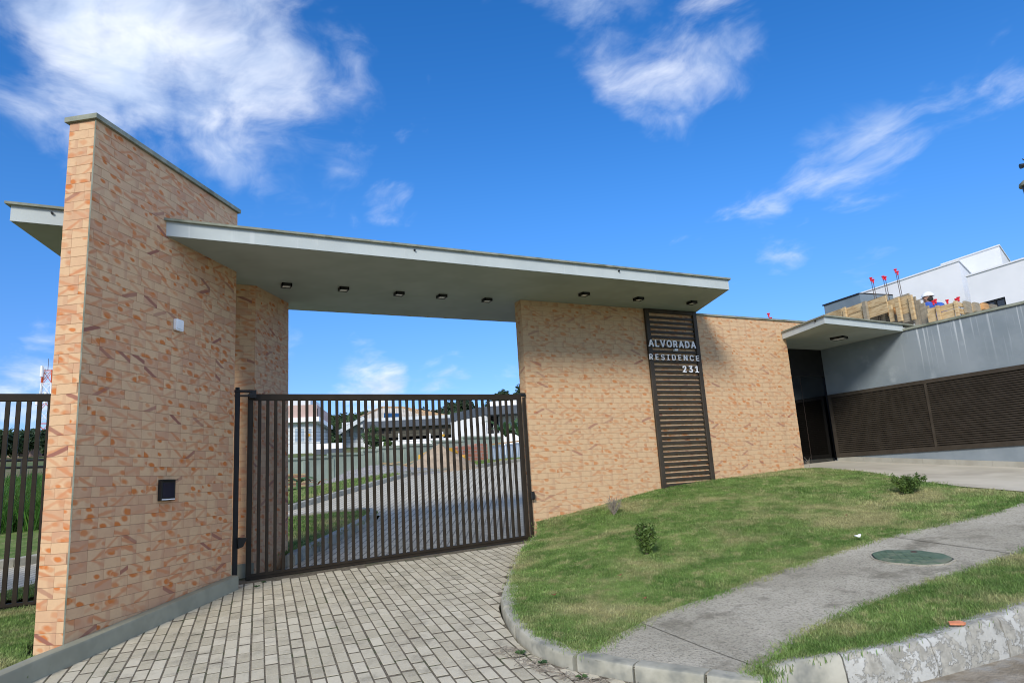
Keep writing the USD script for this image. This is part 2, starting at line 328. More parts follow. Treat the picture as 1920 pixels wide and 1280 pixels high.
def peeling():
    g = G(); P = g.pos()
    flake = g.rng(g.noise(P, 7.5, 8, 0.68), 0.49, 0.53)
    under = g.mix(g.rng(g.noise(P, 16, 5), 0.35, 0.65), (0.27, 0.26, 0.225), (0.38, 0.365, 0.315))
    c = g.mix(flake, under, (0.44, 0.44, 0.41))
    dirt = g.rng(g.noise(g.n('mapping', mapping_type='point', vector=P, scale=(1, 1, 0.6)) + '.vector', 3.2, 7, 0.7), 0.5, 0.68)
    c = g.mix(g.m('multiply', dirt, 0.6), c, (0.18, 0.175, 0.145))
    c = g.mix(g.m('multiply', g.rng(g.noise(P, 1.3, 5, 0.6), 0.42, 0.62), 0.6), c, (0.30, 0.29, 0.25))
    nrm = g.bump(g.m('add', flake, g.m('multiply', g.noise(P, 60, 5), 0.7)), 0.7, 0.008)
    return g.make('peeling_whitewash', surface=g.bsdf(base_color=c, roughness=0.9, specular_ior_level=0.2, normal=nrm))
M['peel'] = peeling()
def pavement():
    g = G(); P = g.pos()
    c = g.mix(g.rng(g.noise(P, 1.1, 6, 0.6), 0.35, 0.7), (0.37, 0.34, 0.265), (0.53, 0.49, 0.395))
    spk = g.noise(P, 55, 4, 0.75); c = g.mix(g.m('multiply', g.rng(spk, 0.5, 0.66), 0.75), c, (0.11, 0.105, 0.085)); c = g.mix(g.m('multiply', g.rng(g.noise(P, 24, 4, 0.7), 0.52, 0.7), 0.5), c, (0.14, 0.13, 0.105))
    c = g.mix(g.m('multiply', g.rng(g.noise(P, 110, 2, 0.6), 0.6, 0.72), 0.5), c, (0.52, 0.51, 0.47))
    c = g.mix(g.m('multiply', g.rng(g.noise(P, 2.3, 8, 0.72), 0.50, 0.66), 0.7), c, (0.17, 0.155, 0.115))
    h = g.m('add', spk, g.m('multiply', g.noise(P, 28, 5, 0.65), 0.8))
    return g.make('rough_concrete', surface=g.bsdf(base_color=c, roughness=0.92, specular_ior_level=0.2, normal=g.bump(h, 1.0, 0.018)))
M['pavement'] = pavement()
M['apron'] = blend('smooth_concrete', (0.45, 0.41, 0.32), (0.52, 0.475, 0.38), 1.2, 0.8, bump=(40, 0.25, 0.004), c3=(0.39, 0.35, 0.275), scale3=0.8)
M['plinth'] = blend('plinth_stone', (0.30, 0.285, 0.235), (0.36, 0.345, 0.29), 2.5, 0.6, bump=(40, 0.2, 0.003))
def grey_wall_material():
    g = G(); P = g.pos(); x, y, z = g.xyz(P)
    c = g.mix(g.rng(g.noise(P, 1.3, 6, 0.6), 0.3, 0.7), (0.18, 0.215, 0.235), (0.235, 0.27, 0.29))
    run = g.noise(g.comb(0.0, g.m('multiply', y, 17.0), g.m('multiply', z, 0.5)), 1.0, 3, 0.5)
    patch = g.m('maximum', g.rng(g.m('absolute', g.m('subtract', y, 7.55)), 0.95, 0.35), g.rng(g.m('absolute', g.m('subtract', y, 6.3)), 0.6, 0.2))
    top = g.rng(z, 1.35, 2.35)
    c = g.mix(g.m('multiply', g.m('multiply', g.rng(run, 0.54, 0.68), patch), g.m('multiply', top, 0.7)), c, (0.60, 0.63, 0.64))
    c = g.mix(g.m('multiply', g.rng(g.noise(P, 2.4, 5), 0.6, 0.75), 0.35), c, (0.42, 0.46, 0.47))
    return g.make('blue_grey_render', surface=g.bsdf(base_color=c, roughness=0.75, specular_ior_level=0.3, normal=g.bump(g.noise(P, 50, 4), 0.25, 0.004)))
M['greywall'] = grey_wall_material()
M['blue_grey'] = blend('blue_grey_paint', (0.13, 0.17, 0.205), (0.16, 0.20, 0.235), 1.5, .7)
M['white_wall'] = blend('white_house_paint', (0.74, 0.745, 0.74), (0.79, 0.79, 0.785), 0.7, 0.75, bump=(30, 0.1, 0.003))
M['wood'] = blend('raw_pine_board', (0.46, 0.33, 0.17), (0.58, 0.44, 0.25), 5, 0.8, stretch=(1, 1, 7), c3=(0.36, 0.22, 0.10), scale3=4, bump=(60, 0.3, 0.003))
M['wood_grey'] = blend('weathered_board', (0.25, 0.215, 0.155), (0.33, 0.285, 0.21), 5, 0.85, stretch=(1, 1, 7), bump=(60, 0.3, 0.003))
M['wood_orange'] = blend('fresh_board', (0.50, 0.26, 0.10), (0.58, 0.34, 0.15), 5, 0.8, stretch=(1, 1, 7))
M['steel'] = blend('rusty_rebar', (0.05, 0.04, 0.035), (0.09, 0.06, 0.045), 30, 0.7)
M['red_cap'] = blend('red_plastic_cap', (0.60, 0.015, 0.03), (0.70, 0.03, 0.05), 10, 0.4)
M['manhole'] = blend('green_cover', (0.075, 0.115, 0.075), (0.10, 0.15, 0.10), 8, 0.65, c3=(0.16, 0.17, 0.12), scale3=4, bump=(90, 0.3, 0.003))
M['litter'] = blend('white_litter', (0.75, 0.76, 0.80), (0.8, 0.8, 0.82), 9, 0.6)
M['shard'] = blend('orange_tile_shard', (0.55, 0.20, 0.10), (0.62, 0.26, 0.14), 20, 0.7)
M['dryleaf'] = blend('dry_leaf', (0.16, 0.05, 0.03), (0.24, 0.09, 0.05), 40, 0.7)
M['screen'] = blend('dark_glass_screen', (0.005, 0.007, 0.014), (0.008, 0.010, 0.02), 5, 0.25, spec=0.35)

def grass_color(g, P, green1, green2, dry, blade):
    c = g.mix(g.rng(g.noise(P, 2.2, 5, 0.6), 0.35, 0.65), green1, green2)
    dp = g.m('maximum', g.rng(g.noise(P, 0.95, 6, 0.62), 0.47, 0.66), g.m('multiply', g.rng(g.noise(P, 5.5, 5, 0.65), 0.50, 0.66), 0.75))
    fine = g.noise(P, 40.0, 2, 0.5)
    f = g.m('multiply', dp, 0.85)
    f = g.m('maximum', f, g.m('multiply', g.rng(fine, 0.62, 0.72), 0.55))
    return g.mix(f, c, dry)
def grass_material(name, green1, green2, dry):
    g = G(); P = g.pos(); col = grass_color(g, P, green1, green2, dry, True)
    r = g.n('object_info') + '.random'
    col = g.n('hsv', hue=0.5, saturation=1.0, value=g.rng(r, 0, 1, 0.7, 1.3, 'linear'), fac=1.0, color=col) + '.color'
    a = g.bsdf(base_color=col, roughness=0.6, specular_ior_level=0.3); b = g.n('translucent_bsdf', color=col) + '.BSDF'
    return g.make(name, surface=g.n('mix_closure', fac=0.3, closure1=a, closure2=b) + '.closure')
def soil_material(name, green1, green2, dry):
    g = G(); P = g.pos(); col = grass_color(g, P, tuple(0.8*c for c in green1), tuple(0.8*c for c in green2), tuple(0.9*c for c in dry), False)
    col = g.mix(g.m('multiply', g.rng(g.noise(P, 90, 4, 0.7), 0.4, 0.7), 0.6), col, (0.045, 0.05, 0.02))
    return g.make(name, surface=g.bsdf(base_color=col, roughness=0.95, specular_ior_level=0.1, normal=g.bump(g.noise(P, 70, 5, 0.7), 1.0, 0.02)))
GR = ((0.125, 0.22, 0.05), (0.21, 0.315, 0.085), (0.44, 0.40, 0.20))
M['blade'] = grass_material('grass_blade', *GR); M['turf'] = soil_material('turf', *GR)
M['tall'] = grass_material('tall_grass_blade', (0.05, 0.15, 0.02), (0.09, 0.21, 0.035), (0.16, 0.22, 0.05))
def leaf_material(name, c1, c2, tl=0.3):
    g = G(); P = g.pos()
    col = g.mix(g.rng(g.noise(P, 2.5, 4), 0.35, 0.65), c1, c2)
    col = g.mix(g.m('multiply', g.rng(g.noise(P, 30, 2), 0.4, 0.7), 0.5), col, tuple(0.5*c for c in c1))
    a = g.bsdf(base_color=col, roughness=0.5, specular_ior_level=0.35); b = g.n('translucent_bsdf', color=col) + '.BSDF'
    return g.make(name, surface=g.n('mix_closure', fac=tl, closure1=a, closure2=b) + '.closure')
M['shrub'] = leaf_material('shrub_leaf', (0.07, 0.13, 0.03), (0.15, 0.23, 0.05)); M['tree_leaf'] = leaf_material('tree_leaf', (0.045, 0.085, 0.03), (0.085, 0.135, 0.045))
M['dark_leaf'] = leaf_material('dark_leaf', (0.025, 0.05, 0.022), (0.045, 0.08, 0.03)); M['palm'] = leaf_material('palm_leaf', (0.06, 0.12, 0.05), (0.11, 0.19, 0.06))
M['dry_twig'] = blend('dry_twig', (0.20, 0.17, 0.13), (0.30, 0.26, 0.21), 20, 0.9); M['bark'] = blend('bark', (0.07, 0.055, 0.04), (0.12, 0.095, 0.07), 12, 0.95)

# ------------------------------------------------------------------ the ground
def DW(x, y): return -1.02 + 0.028*(np.asarray(x) - 0.9) + 0.083*(np.asarray(y) - 9.4)      # driveway and everything inside the gate
def street_z(x, y): return -1.47 + 0.032*(np.clip(x, -6, 40) - 3.5) + 0.0*np.asarray(y)
def beyond(x, y):
    """metres behind the far kerb of the estate road"""
    x, y = np.asarray(x, float), np.asarray(y, float)
    return np.maximum(-.798*(x - 2.87) + .602*(y - 16.63), -.52*(x - 7.85) + .85*(y - 23.1))
def VG(x, y):
    """the verge and yards behind it lie a little lower"""
    t = np.clip(beyond(x, y)/5.0, 0, 1); return DW(x, y) - .42*t*t*(3 - 2*t)
def land(x, y):
    x, y = np.asarray(x, float), np.asarray(y, float)
    z = DW(np.clip(x, -60, 120), np.clip(y, 3.2, 125))
    t = np.clip(beyond(x, y)/5.0, 0, 1)*(y > 15)*np.clip((60 - y)/15, 0, 1); z = z - .42*t*t*(3 - 2*t)
    z = np.where(y < 3.4, np.minimum(z, street_z(x, y)), z)
    return np.where(y < 3.2, street_z(x, y) - 0.03*np.clip(3.2 - y - 8, 0, 60), z)
AP = lambda x, y: -0.041 + 0.03*(np.asarray(x) - 13.16) + 0.083*(np.asarray(y) - 10.21)
G2 = lambda x, y: -0.65 + 0.085*(np.asarray(x) - 5.19) + 0.089*(np.asarray(y) - 9.4)
KERB_R = [(5.24, 9.46), (4.95, 9.12), (4.62, 8.72), (4.30, 8.28), (3.95, 7.78), (3.58, 7.20), (3.27, 6.69), (3.08, 6.38), (2.96, 6.08), (2.84, 5.72), (2.74, 5.35), (2.70, 5.05), (2.72, 4.75), (2.765, 4.57)]
ctrl = [(5.19, 9.4, -.65), (5.75, 9.4, -.58), (6.34, 9.4, -.50), (7.63, 9.4, -.31), (8.83, 9.4, -.23), (10.05, 9.4, -.18), (11.17, 9.4, -.14)]
ctrl += [(x, 9.65, z + .02) for x, _, z in ctrl[:7]]
ctrl += [(x, y, float(DW(x, y)) + 0.085) for x, y in KERB_R[1:]]
ctrl += [(x + 1.0, y - .3, float(G2(x + 1.0, y - .3))) for x, y in ((3.6, 7.2), (3.0, 6.1), (2.9, 5.3))]
ctrl += [(x, y, float(G2(x, y))) for x in (3.0, 4.2, 5.5, 7.0, 9.0, 11.5, 14.0, 18.0) for y in (3.2, 3.9, 4.9)] + [(2.82, 4.45, -1.29), (3.05, 4.0, -1.32), (3.34, 3.5, -1.335)]
ctrl += [(x, y, float(AP(x, y)) - .01) for x, y in ((11.66, 9.41), (11.23, 7.98), (10.58, 6.99), (10.14, 5.93), (10.0, 5.1), (12.2, 8), (12, 6.5), (13.1, 7.5))]
ctrl += [(6.2, 7.6, float(G2(6.2, 7.6)) + .05), (8.0, 7.2, float(G2(8, 7.2)) + .06), (9.3, 8.2, float(G2(9.3, 8.2)) + .05)]
ctrl = np.array(ctrl); _rbf = RBFInterpolator(ctrl[:, :2], ctrl[:, 2], kernel='thin_plate_spline', smoothing=0.004)
def H(x, y):
    x, y = np.asarray(x, float), np.asarray(y, float); sh = x.shape
    return _rbf(np.column_stack([x.ravel(), y.ravel()])).reshape(sh)

# the whole land, out to the horizon
xs = np.unique(np.concatenate([np.linspace(-700, -40, 23), np.linspace(-40, 60, 41), np.linspace(60, 700, 23)])); ys = np.unique(np.concatenate([np.linspace(-700, -40, 20), np.linspace(-40, 60, 61), np.linspace(60, 700, 26)]))
X, Y = np.meshgrid(xs, ys, indexing='ij'); Z = land(X, Y) - 0.12
far = np.clip((np.hypot(X, Y) - 90)/150, 0, 1)*np.clip(Y/60, 0, 1); Z = Z + far*3*(meshkit.fbm(np.stack([X/70, Y/70, 0*X], -1), 3, 5) - 0.4)
i, j = np.meshgrid(np.arange(len(xs) - 1), np.arange(len(ys) - 1), indexing='ij'); k = i*len(ys) + j
quads = np.stack([k, k + len(ys), k + len(ys) + 1, k + 1], -1).reshape(-1, 4)
M['land'] = blend('meadow_and_earth', (0.07, 0.105, 0.03), (0.11, 0.14, 0.045), 0.35, 0.95, c3=(0.17, 0.13, 0.075), scale3=0.12, bump=(9, 0.6, 0.05))
struct('ground', (np.stack([X, Y, Z], -1).reshape(-1, 3), quads), M['land'], 'earth and rough grass of the hillside reaching to the horizon')

# street (dirt-strewn cobbles), just at the lower right corner
M['street'] = blend('dusty_street', (0.20, 0.165, 0.115), (0.30, 0.26, 0.20), 6, 0.95, bump=(35, 0.8, 0.02), c3=(0.33, 0.33, 0.31), scale3=2.2)
DRIVE = Polygon([(-0.97, 6.42), (-0.66, 6.86), (0.78, 8.98), (0.95, 9.2), (0.95, 9.62), (5.24, 9.62)] + [(x - .02, y) for x, y in KERB_R] + [(2.79, 4.50), (2.95, 4.18), (3.2, 3.75), (3.42, 3.38), (3.3, 3.0), (3.0, 2.4), (-3.5, 2.4), (-2.6, 4.6)])
street_poly = sbox(-40, -8, 60, 3.2).union(Polygon([(3.3, 3.2), (3.5, 3.42), (4.2, 3.2)]))
struct('street', sheet(street_poly.difference(DRIVE.buffer(-0.05)), 1.0, lambda x, y: street_z(x, y), -0.02), M['street'], 'dusty brown street along the kerb')

# driveway bed and inner road
INNER = Polygon([(1.5, 9.62), (1.86, 10.12), (2.5, 11.1), (3.3, 12.4), (3.95, 13.45), (4.15, 13.95), (3.95, 14.35), (3.4, 14.5), (2.4, 14.48), (0.5, 13.0), (-1.0, 10.95), (-2.2, 9.55), (-7.5, 9.55), (-3.2, 14.0), (-1.7, 12.75), (0.0, 13.9), (2.95, 16.55), (7.85, 23.1), (11.2, 24.3), (14.6, 26.4), (30, 33), (30, 24), (16, 17), (9, 11.5), (6.5, 9.62)]).buffer(0)
NEAR = sbox(-10, 0, 40, 12.3)
drive_bed = sheet(DRIVE, 0.5, DW, -0.0022)
struct('driveway', drive_bed, M['joint_dirt'], 'paved driveway climbing from the street to the brown gate')
struct('inner_road', sheet(INNER, 0.5, DW, 0.0), M['far_paving'], 'paved estate road climbing to the right beyond the gate')
drive_prim = stage.GetPrimAtPath('/World/driveway')

rng = np.random.default_rng(7)
def pavers(poly, ang, pitch, length, parent, n_single):
    a = math.radians(ang); u = np.array([math.cos(a), math.sin(a)]); n = np.array([u[1], -u[0]])
    x0, y0, x1, y1 = poly.bounds; c = np.array([[x, y] for x in (x0, x1) for y in (y0, y1)])
    s0, s1, t0, t1 = (c@u).min(), (c@u).max(), (c@n).min(), (c@n).max()
    inner = poly.buffer(-0.004); out = []
    from shapely.prepared import prep
    pin, pany = prep(inner), prep(poly)
    for k in range(int(t0/pitch) - 1, int(t1/pitch) + 2):
        off = rng.uniform(0, length); wob = rng.normal(0, .002)
        for m_ in range(int(s0/length) - 2, int(s1/length) + 2):
            s = m_*length + off + rng.normal(0, .006); t = k*pitch + wob; l, w = length - 0.025 + rng.normal(0, .005), pitch - 0.015 + rng.normal(0, .0015)
            q = Polygon([u*(s + a_*l) + n*(t + b_*w) for a_, b_ in ((-.5, -.5), (.5, -.5), (.5, .5), (-.5, .5))])
            if not pany.intersects(q): continue
            if not pin.contains(q):
                q = q.intersection(inner)
                if q.geom_type != 'Polygon' or q.area < 0.3*l*w: continue
            out.append((q, rng.uniform(0, 1), rng.uniform(0, 1), rng.normal(0, .0006), rng.normal(0, .003, 2)))
    out.sort(key=lambda e: np.hypot(e[0].centroid.x, e[0].centroid.y)/max(1e-6, 1.0)*(1 if abs(math.atan2(e[0].centroid.y, e[0].centroid.x) - YAW) < 0.66 and e[0].centroid.y > 4.8 else 50))
    rest = []
    for i, (q, tone, hue, dz, tilt) in enumerate(out):
        cx, cy = q.centroid.x, q.centroid.y
        zt = lambda x, y: float(DW(x, y)) + dz + tilt[0]*(x - cx) + tilt[1]*(y - cy)
        if not q.exterior.is_ccw: q = Polygon(list(q.exterior.coords)[::-1])
        r0 = np.array(q.exterior.coords)[:-1]; r1 = cx + (r0[:, 0] - cx)*0.96, cy + (r0[:, 1] - cy)*0.985
        r1 = np.column_stack(r1); m = len(r0); ii = np.arange(m)
        V = np.vstack([np.column_stack([r0, [zt(*p) - .03 for p in r0]]), np.column_stack([r0, [zt(*p) - .0012 for p in r0]]), np.column_stack([r1, [zt(*p) for p in r1]]), [[cx, cy, zt(cx, cy)]]])
        F = np.vstack([np.column_stack([ii, (ii + 1) % m, (ii + 1) % m + m]), np.column_stack([ii, (ii + 1) % m + m, ii + m]), np.column_stack([ii + m, (ii + 1) % m + m, (ii + 1) % m + 2*m]), np.column_stack([ii + m, (ii + 1) % m + 2*m, ii + 2*m]), np.column_stack([ii + 2*m, (ii + 1) % m + 2*m, np.full(m, 3*m)])])
        L = np.tile([hue, 0.0, tone], (len(V), 1))
        if i < n_single: put('paver', (V, F), M['paver'], parent, pv={'loc': L})
        else: rest.append((V, F, L))
    if rest:
        nn = np.cumsum([0] + [len(r[0]) for r in rest[:-1]])
        put('pavers', (np.vstack([r[0] for r in rest]), np.vstack([r[1] + o for r, o in zip(rest, nn)])), M['paver'], parent, pv={'loc': np.vstack([r[2] for r in rest])}, kind='stuff')
threshold = sbox(0.95, 9.22, 5.2, 9.60)
DRIVE_P = DRIVE.difference(threshold).difference(Polygon([(-9, 0), (9, 0), (9, 4.3), (2.9, 4.3), (-9, 4.9)]))
pavers(DRIVE_P, 82.5, 0.105, 0.245, drive_prim, 300)
pavers(DRIVE.intersection(Polygon([(-9, 2.5), (9, 2.5), (9, 4.3), (2.9, 4.3), (-9, 4.9)])), 82.5, 0.105, 0.245, drive_prim, 0)
put('threshold_strip', sheet(threshold.intersection(DRIVE), 0.5, DW, -0.006), M['plinth'], drive_prim)
# ------------------------------------------------------------------ brick-faced walls
LA = math.radians(53.258); UL = np.array([math.cos(LA), math.sin(LA)]); NL = np.array([UL[1], -UL[0]])   # along the big pillar, and out of its face
def brick_face(faces, parent, n_single, seed, amp=1.0, mat='brick', pinks=1.0):
    """faces: (O(x,y), U, N, length, z top, z bottom, course, brick length, openings)"""
    r = np.random.default_rng(seed); out = []
    for O, U, N, L, zt, zb, ch, bl, keep in faces:
        O, U, N = np.array(O), np.array(U), np.array(N)
        for row in range(int(math.ceil((zt - zb)/ch))):
            z1 = zt - row*ch - .0013; z0 = max(zt - (row + 1)*ch + .0013, zb)
            s = -bl*r.choice([0.0, 0.5, 0.25, 0.5, 0.0, 0.75])
            while s < L:
                w = bl*(0.5 if r.random() < 0.06 else 1.0); a, b = max(s, 0) + .0004, min(s + w, L) - .0004
                s0 = s; s += w
                if b - a < 0.02 or (keep and not keep(0.5*(a + b), 0.5*(z0 + z1))): continue
                zb_ = z0
                c = O + U*0.5*(a + b); cen = np.array([c[0], c[1], 0.5*(z0 + z1)])
                d = 0.0045 + r.uniform(-.0012, .0012)
                tone = r.beta(1.6, 2.6)*pinks
                prm = []
                for sgn in (-1, 1):
                    on = r.random() < 0.56
                    prm.append((sgn*r.uniform(.05, .50)*bl, r.choice([-1, 1])*r.uniform(.0, .48)*ch, (amp*r.uniform(.25, 1.0)**1.3 if on else 0.0)))
                e3 = (r.choice([-1, 1])*r.uniform(.15, .7), r.uniform(-.35, .35)*ch, amp*r.uniform(.2, .75) if r.random() < .6 else 0.0)
                st = (r.choice([-1, 1])*r.uniform(.35, .6), r.uniform(-.3, .3)*ch, amp*r.uniform(.4, .8) if r.random() < 0.06 else 0.0)
                flip = r.random()
                P = lambda t, z, q: (O[0] + U[0]*t + N[0]*q, O[1] + U[1]*t + N[1]*q, z)
                cfm = .0007
                V = [P(a, z0, -.004), P(b, z0, -.004), P(b, z1, -.004), P(a, z1, -.004), P(a, z0, d - cfm), P(b, z0, d - cfm), P(b, z1, d - cfm), P(a, z1, d - cfm), P(a + cfm, z0 + cfm, d), P(b - cfm, z0 + cfm, d), P(b - cfm, z1 - cfm, d), P(a + cfm, z1 - cfm, d)]
                mid, zm = s0 + .5*w, zt - (row + .5)*ch
                uv = [(t - mid, z - zm) for t, z in ((a, z0), (b, z0), (b, z1), (a, z1))]*3
                out.append((np.linalg.norm(cen), np.array(V), np.array([(q[0], q[1], tone) for q in uv]), prm[0], prm[1], st, U[0]*N[1] - U[1]*N[0], e3))
    out.sort(key=lambda e: e[0])
    Fb = []
    for k in range(2):
        for i in range(4):
            a, b = k*4 + i, k*4 + (i + 1) % 4; Fb += [[a, b, b + 4], [a, b + 4, a + 4]]
    Fb += [[8, 9, 10], [8, 10, 11]]; Fb = np.array(Fb); acc = []
    for i, (dist, V, loc, e1, e2, st, hand, e3) in enumerate(out):
        F = Fb if hand < 0 else Fb[:, ::-1]
        pv = {'loc': loc, 'e1': np.tile(e1, (12, 1)), 'e2': np.tile(e2, (12, 1)), 'st': np.tile(st, (12, 1)), 'e3': np.tile(e3, (12, 1))}
        if i < n_single: put('brick', (V, F), M[mat], parent, pv=pv)
        else: acc.append((V, F, pv))
    if acc:
        put('bricks', (np.vstack([a[0] for a in acc]), np.vstack([a[1] + 12*k for k, a in enumerate(acc)])), M[mat], parent, pv={q: np.vstack([a[2][q] for a in acc]) for q in ('loc', 'e1', 'e2', 'st', 'e3')}, kind='stuff')
def poly_frame(O, U, N, s0, s1, d0, d1):
    return Polygon([O + U*s0 - N*d0, O + U*s1 - N*d0, O + U*s1 - N*d1, O + U*s0 - N*d1])

ZS = 2.818                                    # underside of the big canopy
# --- tall pillar wall left of the gate
O1 = np.array([-0.581, 7.113]); L1, W1 = 2.46, 0.275; ZT1 = 3.615
pil = thing('brick_pillar', 'tall brick-faced pillar wall piercing the canopy left of the main gate', 'pillar')
MB().prism(poly_frame(O1, UL, NL, 0, L1, 0, W1), -1.75, ZT1).build('core', M['mortar'], pil)
brick_face([(O1, UL, NL, L1, ZT1, -1.45, 0.0908, 0.205, None), (O1 - NL*W1, NL, -UL, W1, ZT1, -1.45, 0.0908, 0.205, None), ], pil, 300, 11, 1.35, 'brick_salmon', 1.1)
brick_back = [(O1 + UL*L1, -NL, UL, W1, ZT1, -1.2, 0.0908, 0.205, None), (O1 - NL*W1 + UL*L1, -UL, -NL, L1, ZT1, -1.3, 0.0908, 0.205, None)]
brick_face(brick_back, pil, 0, 12, 1.35, 'brick_salmon', 1.1)
cop = MB(); cop.prism(poly_frame(O1, UL, NL, -.035, L1 + .03, -.035, W1 + .035), ZT1 + .001, ZT1 + .05); cop.build('coping', M['coping'], pil)
e_ = MB(); pts = O1 + NL*.004 - UL*.004; e_.beam((*pts, -1.3), (*pts, ZT1), .012); e_.build('corner_bead', M['coping'], pil)
# --- second pillar behind the hinge side
O2 = np.array([1.195, 9.642]); pil2 = thing('brick_pillar', 'shorter brick pillar behind the hinges of the main gate', 'pillar')
MB().prism(Polygon([(0.45, 9.642), (1.195, 9.642), (1.766, 10.45), (1.02, 10.45)]), -1.5, ZS + .02).build('core', M['mortar'], pil2)
brick_face([((0.45, 9.642), (1, 0), (0, -1), 0.745, ZS - .002, -1.0, 0.0845, 0.2, None), (O2, np.array([0.577, 0.817]), np.array([0.817, -0.577]), 0.989, ZS - .002, -1.0, 0.0845, 0.2, None)], pil2, 300, 13, 1.2, 'brick_salmon')
b_ = MB(); b_.prism(Polygon([(0.45, 9.60), (1.21, 9.60), (1.21, 9.632), (0.45, 9.632)]), -1.4, -.83); b_.build('skirting', M['trim'], pil2)
# --- the long wall right of the gate
YW, ZW = 9.4, 2.765
rw = thing('brick_wall', 'long brick-faced wall between the brown gate and the entrance porch', 'wall')
MB().box((5.19, YW, -1.4), (8.80, YW + .2, ZS + .01)).box((8.80, YW, -1.4), (11.17, YW + .2, ZW)).box((11.17, YW, 2.40), (13.12, YW + .2, ZW)).build('core', M['mortar'], rw)
brick_face([((5.19, YW), (1, 0), (0, -1), 3.62, ZS - .002, -.85, 0.0835, 0.2, lambda s, z: z > -.78 + .07*s), ((8.81, YW), (1, 0), (0, -1), 2.36, ZW - .001, -.45, 0.0835, 0.2, None), ((11.17, YW), (1, 0), (0, -1), 1.95, ZW - .001, 2.42, 0.0835, 0.2, None)], rw, 300, 17, .95, 'brick', .45)
brick_face([((11.17, YW), (0, 1), (1, 0), .2, 2.39, -.4, 0.0835, 0.2, None), ((5.19, YW + .2), (0, -1), (-1, 0), .2, ZS - .002, -.95, 0.0835, 0.2, None)], rw, 0, 18, .95, 'brick', .45)
MB().box((8.83, YW - .03, ZW + .001), (13.12, YW + .23, ZW + .035)).build('coping', M['coping'], rw)
# --- the canopy
C1, C2, C3, C4 = (-1.325, 7.97), (8.31, 7.97), (9.47, 10.87), (-0.44, 10.87)
can = thing('gate_canopy', 'wide pale grey concrete canopy slab over the gateway', 'canopy')
slab = Polygon([C1, C2, C3, C4])
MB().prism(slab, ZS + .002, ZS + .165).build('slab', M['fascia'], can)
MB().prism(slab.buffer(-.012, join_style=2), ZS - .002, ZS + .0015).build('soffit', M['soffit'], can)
MB().prism(slab.buffer(.038, join_style=2), ZS + .166, ZS + .192).build('flashing', M['coping'], can)
for x in (-0.98, 2.9, 6.1): MB().tube([(x, 7.972, ZS + .125), (x, 7.945, ZS + .122)], .012, 8).build('drain_spout', M['black'], can)
# downlights under the canopy
def downlight(x, y, z, label, size=.066, rot=0.0):
    t = thing('downlight', label, 'ceiling light', (x, y, z), rot, 'square downlights under the gate canopy' if z > 2.5 else None)
    h = MB(); s = size
    for a in range(4):
        c, sn = math.cos(a*PI/2), math.sin(a*PI/2); R = np.array([[c, -sn, 0], [sn, c, 0], [0, 0, 1]])
        hx = MB().box((-s, -s, -.045), (s, -s + .014, 0)); v, f = hx.mesh(); h.raw(v@R.T*np.array([1, 1, 1]), f)
    h.build('housing', M['black'], t); MB().box((-s + .0145, -s + .0145, -.036), (s - .0145, s - .0145, -.004)).build('diffuser', M['lens'], t)
    return t
dl = [((1.573, 9.459), 'first from the tall pillar'), ((2.353, 9.44), 'second from the tall pillar'), ((3.187, 9.48), 'third from the tall pillar'), ((3.857, 9.458), 'fourth from the tall pillar'), ((4.634, 9.484), 'nearest the left edge of the long wall, over the gate'), ((6.0, 8.773), 'over the long wall, first right of the gate'), ((7.087, 8.79), 'just left of the louvred sign'), ((8.208, 8.755), 'right above the louvred sign, near the canopy corner')]
for (x, y), where in dl: downlight(x, y, ZS - .002, f'black square downlight {where}')
# --- the kerb along the big pillar (rounded, painted)
def kerb_stone(path, w, h, zf, side=1, depth=.2, round_=.03):
    """path of (x,y); the kerb lies on the left (side=1) of the path"""
    P = np.array(path, float); V = []; prof = [(0, -depth), (0, h - round_), (round_*.3, h - round_*.3), (round_, h), (w - round_*.6, h), (w - round_*.15, h - round_*.2), (w, h - round_*.7), (w, -depth)]
    n = len(prof)
    for i, p in enumerate(P):
        t = P[min(i + 1, len(P) - 1)] - P[max(i - 1, 0)]; t /= np.linalg.norm(t); nn = np.array([-t[1], t[0]])*side
        z = float(zf(*p))
        for a, b in prof: V.append((*(p + nn*a), z + b))
    F = []
    for i in range(len(P) - 1):
        for j in range(n - 1):
            a, b = i*n + j, i*n + j + 1; q = [a, b, b + n, a + n]; F += [[q[0], q[1], q[2]], [q[0], q[2], q[3]]]
    for base, flip in ((0, False), ((len(P) - 1)*n, True)):
        for j in range(1, n - 1): F.append([base, base + j + 1, base + j] if not flip else [base, base + j, base + j + 1])
    F = np.array(F)
    if side == -1: F = F[:, ::-1]
    return np.array(V), F
def split_path(path, lengths, gap=.008):
    """cuts a path into stones of the given lengths (cycled)"""
    P = np.array(path, float); d = np.r_[0, np.cumsum(np.linalg.norm(np.diff(P, axis=0), axis=1))]; out = []; s = 0; k = 0
    at = lambda t: np.array([np.interp(t, d, P[:, 0]), np.interp(t, d, P[:, 1])])
    while s < d[-1] - .05:
        e = min(s + lengths[k % len(lengths)], d[-1]); k += 1
        out.append([at(t) for t in np.linspace(s + gap/2, e - gap/2, max(2, int((e - s)/.15) + 1))]); s = e
    return out
def kerb_line(name, label, path, lengths, w, h, zf, side, mats, parent=None, gap=.008, seed=1, jitter=.004):
    t = parent or tag(UsdGeom.Xform.Define(stage, path_for(name)), label, 'kerb', None, 'structure'); r = np.random.default_rng(seed)
    for i, q in enumerate(split_path(path, lengths, gap)):
        j = np.array([r.normal(0, jitter), r.normal(0, jitter)]); dz = r.normal(0, jitter)
        v, f = kerb_stone([p + j for p in q], w, h + dz, zf, side)
        tm = trimesh.Trimesh(v, f, process=False); put('kerb_stone', tm, mats[i % len(mats)], t, smooth=35)
    return t
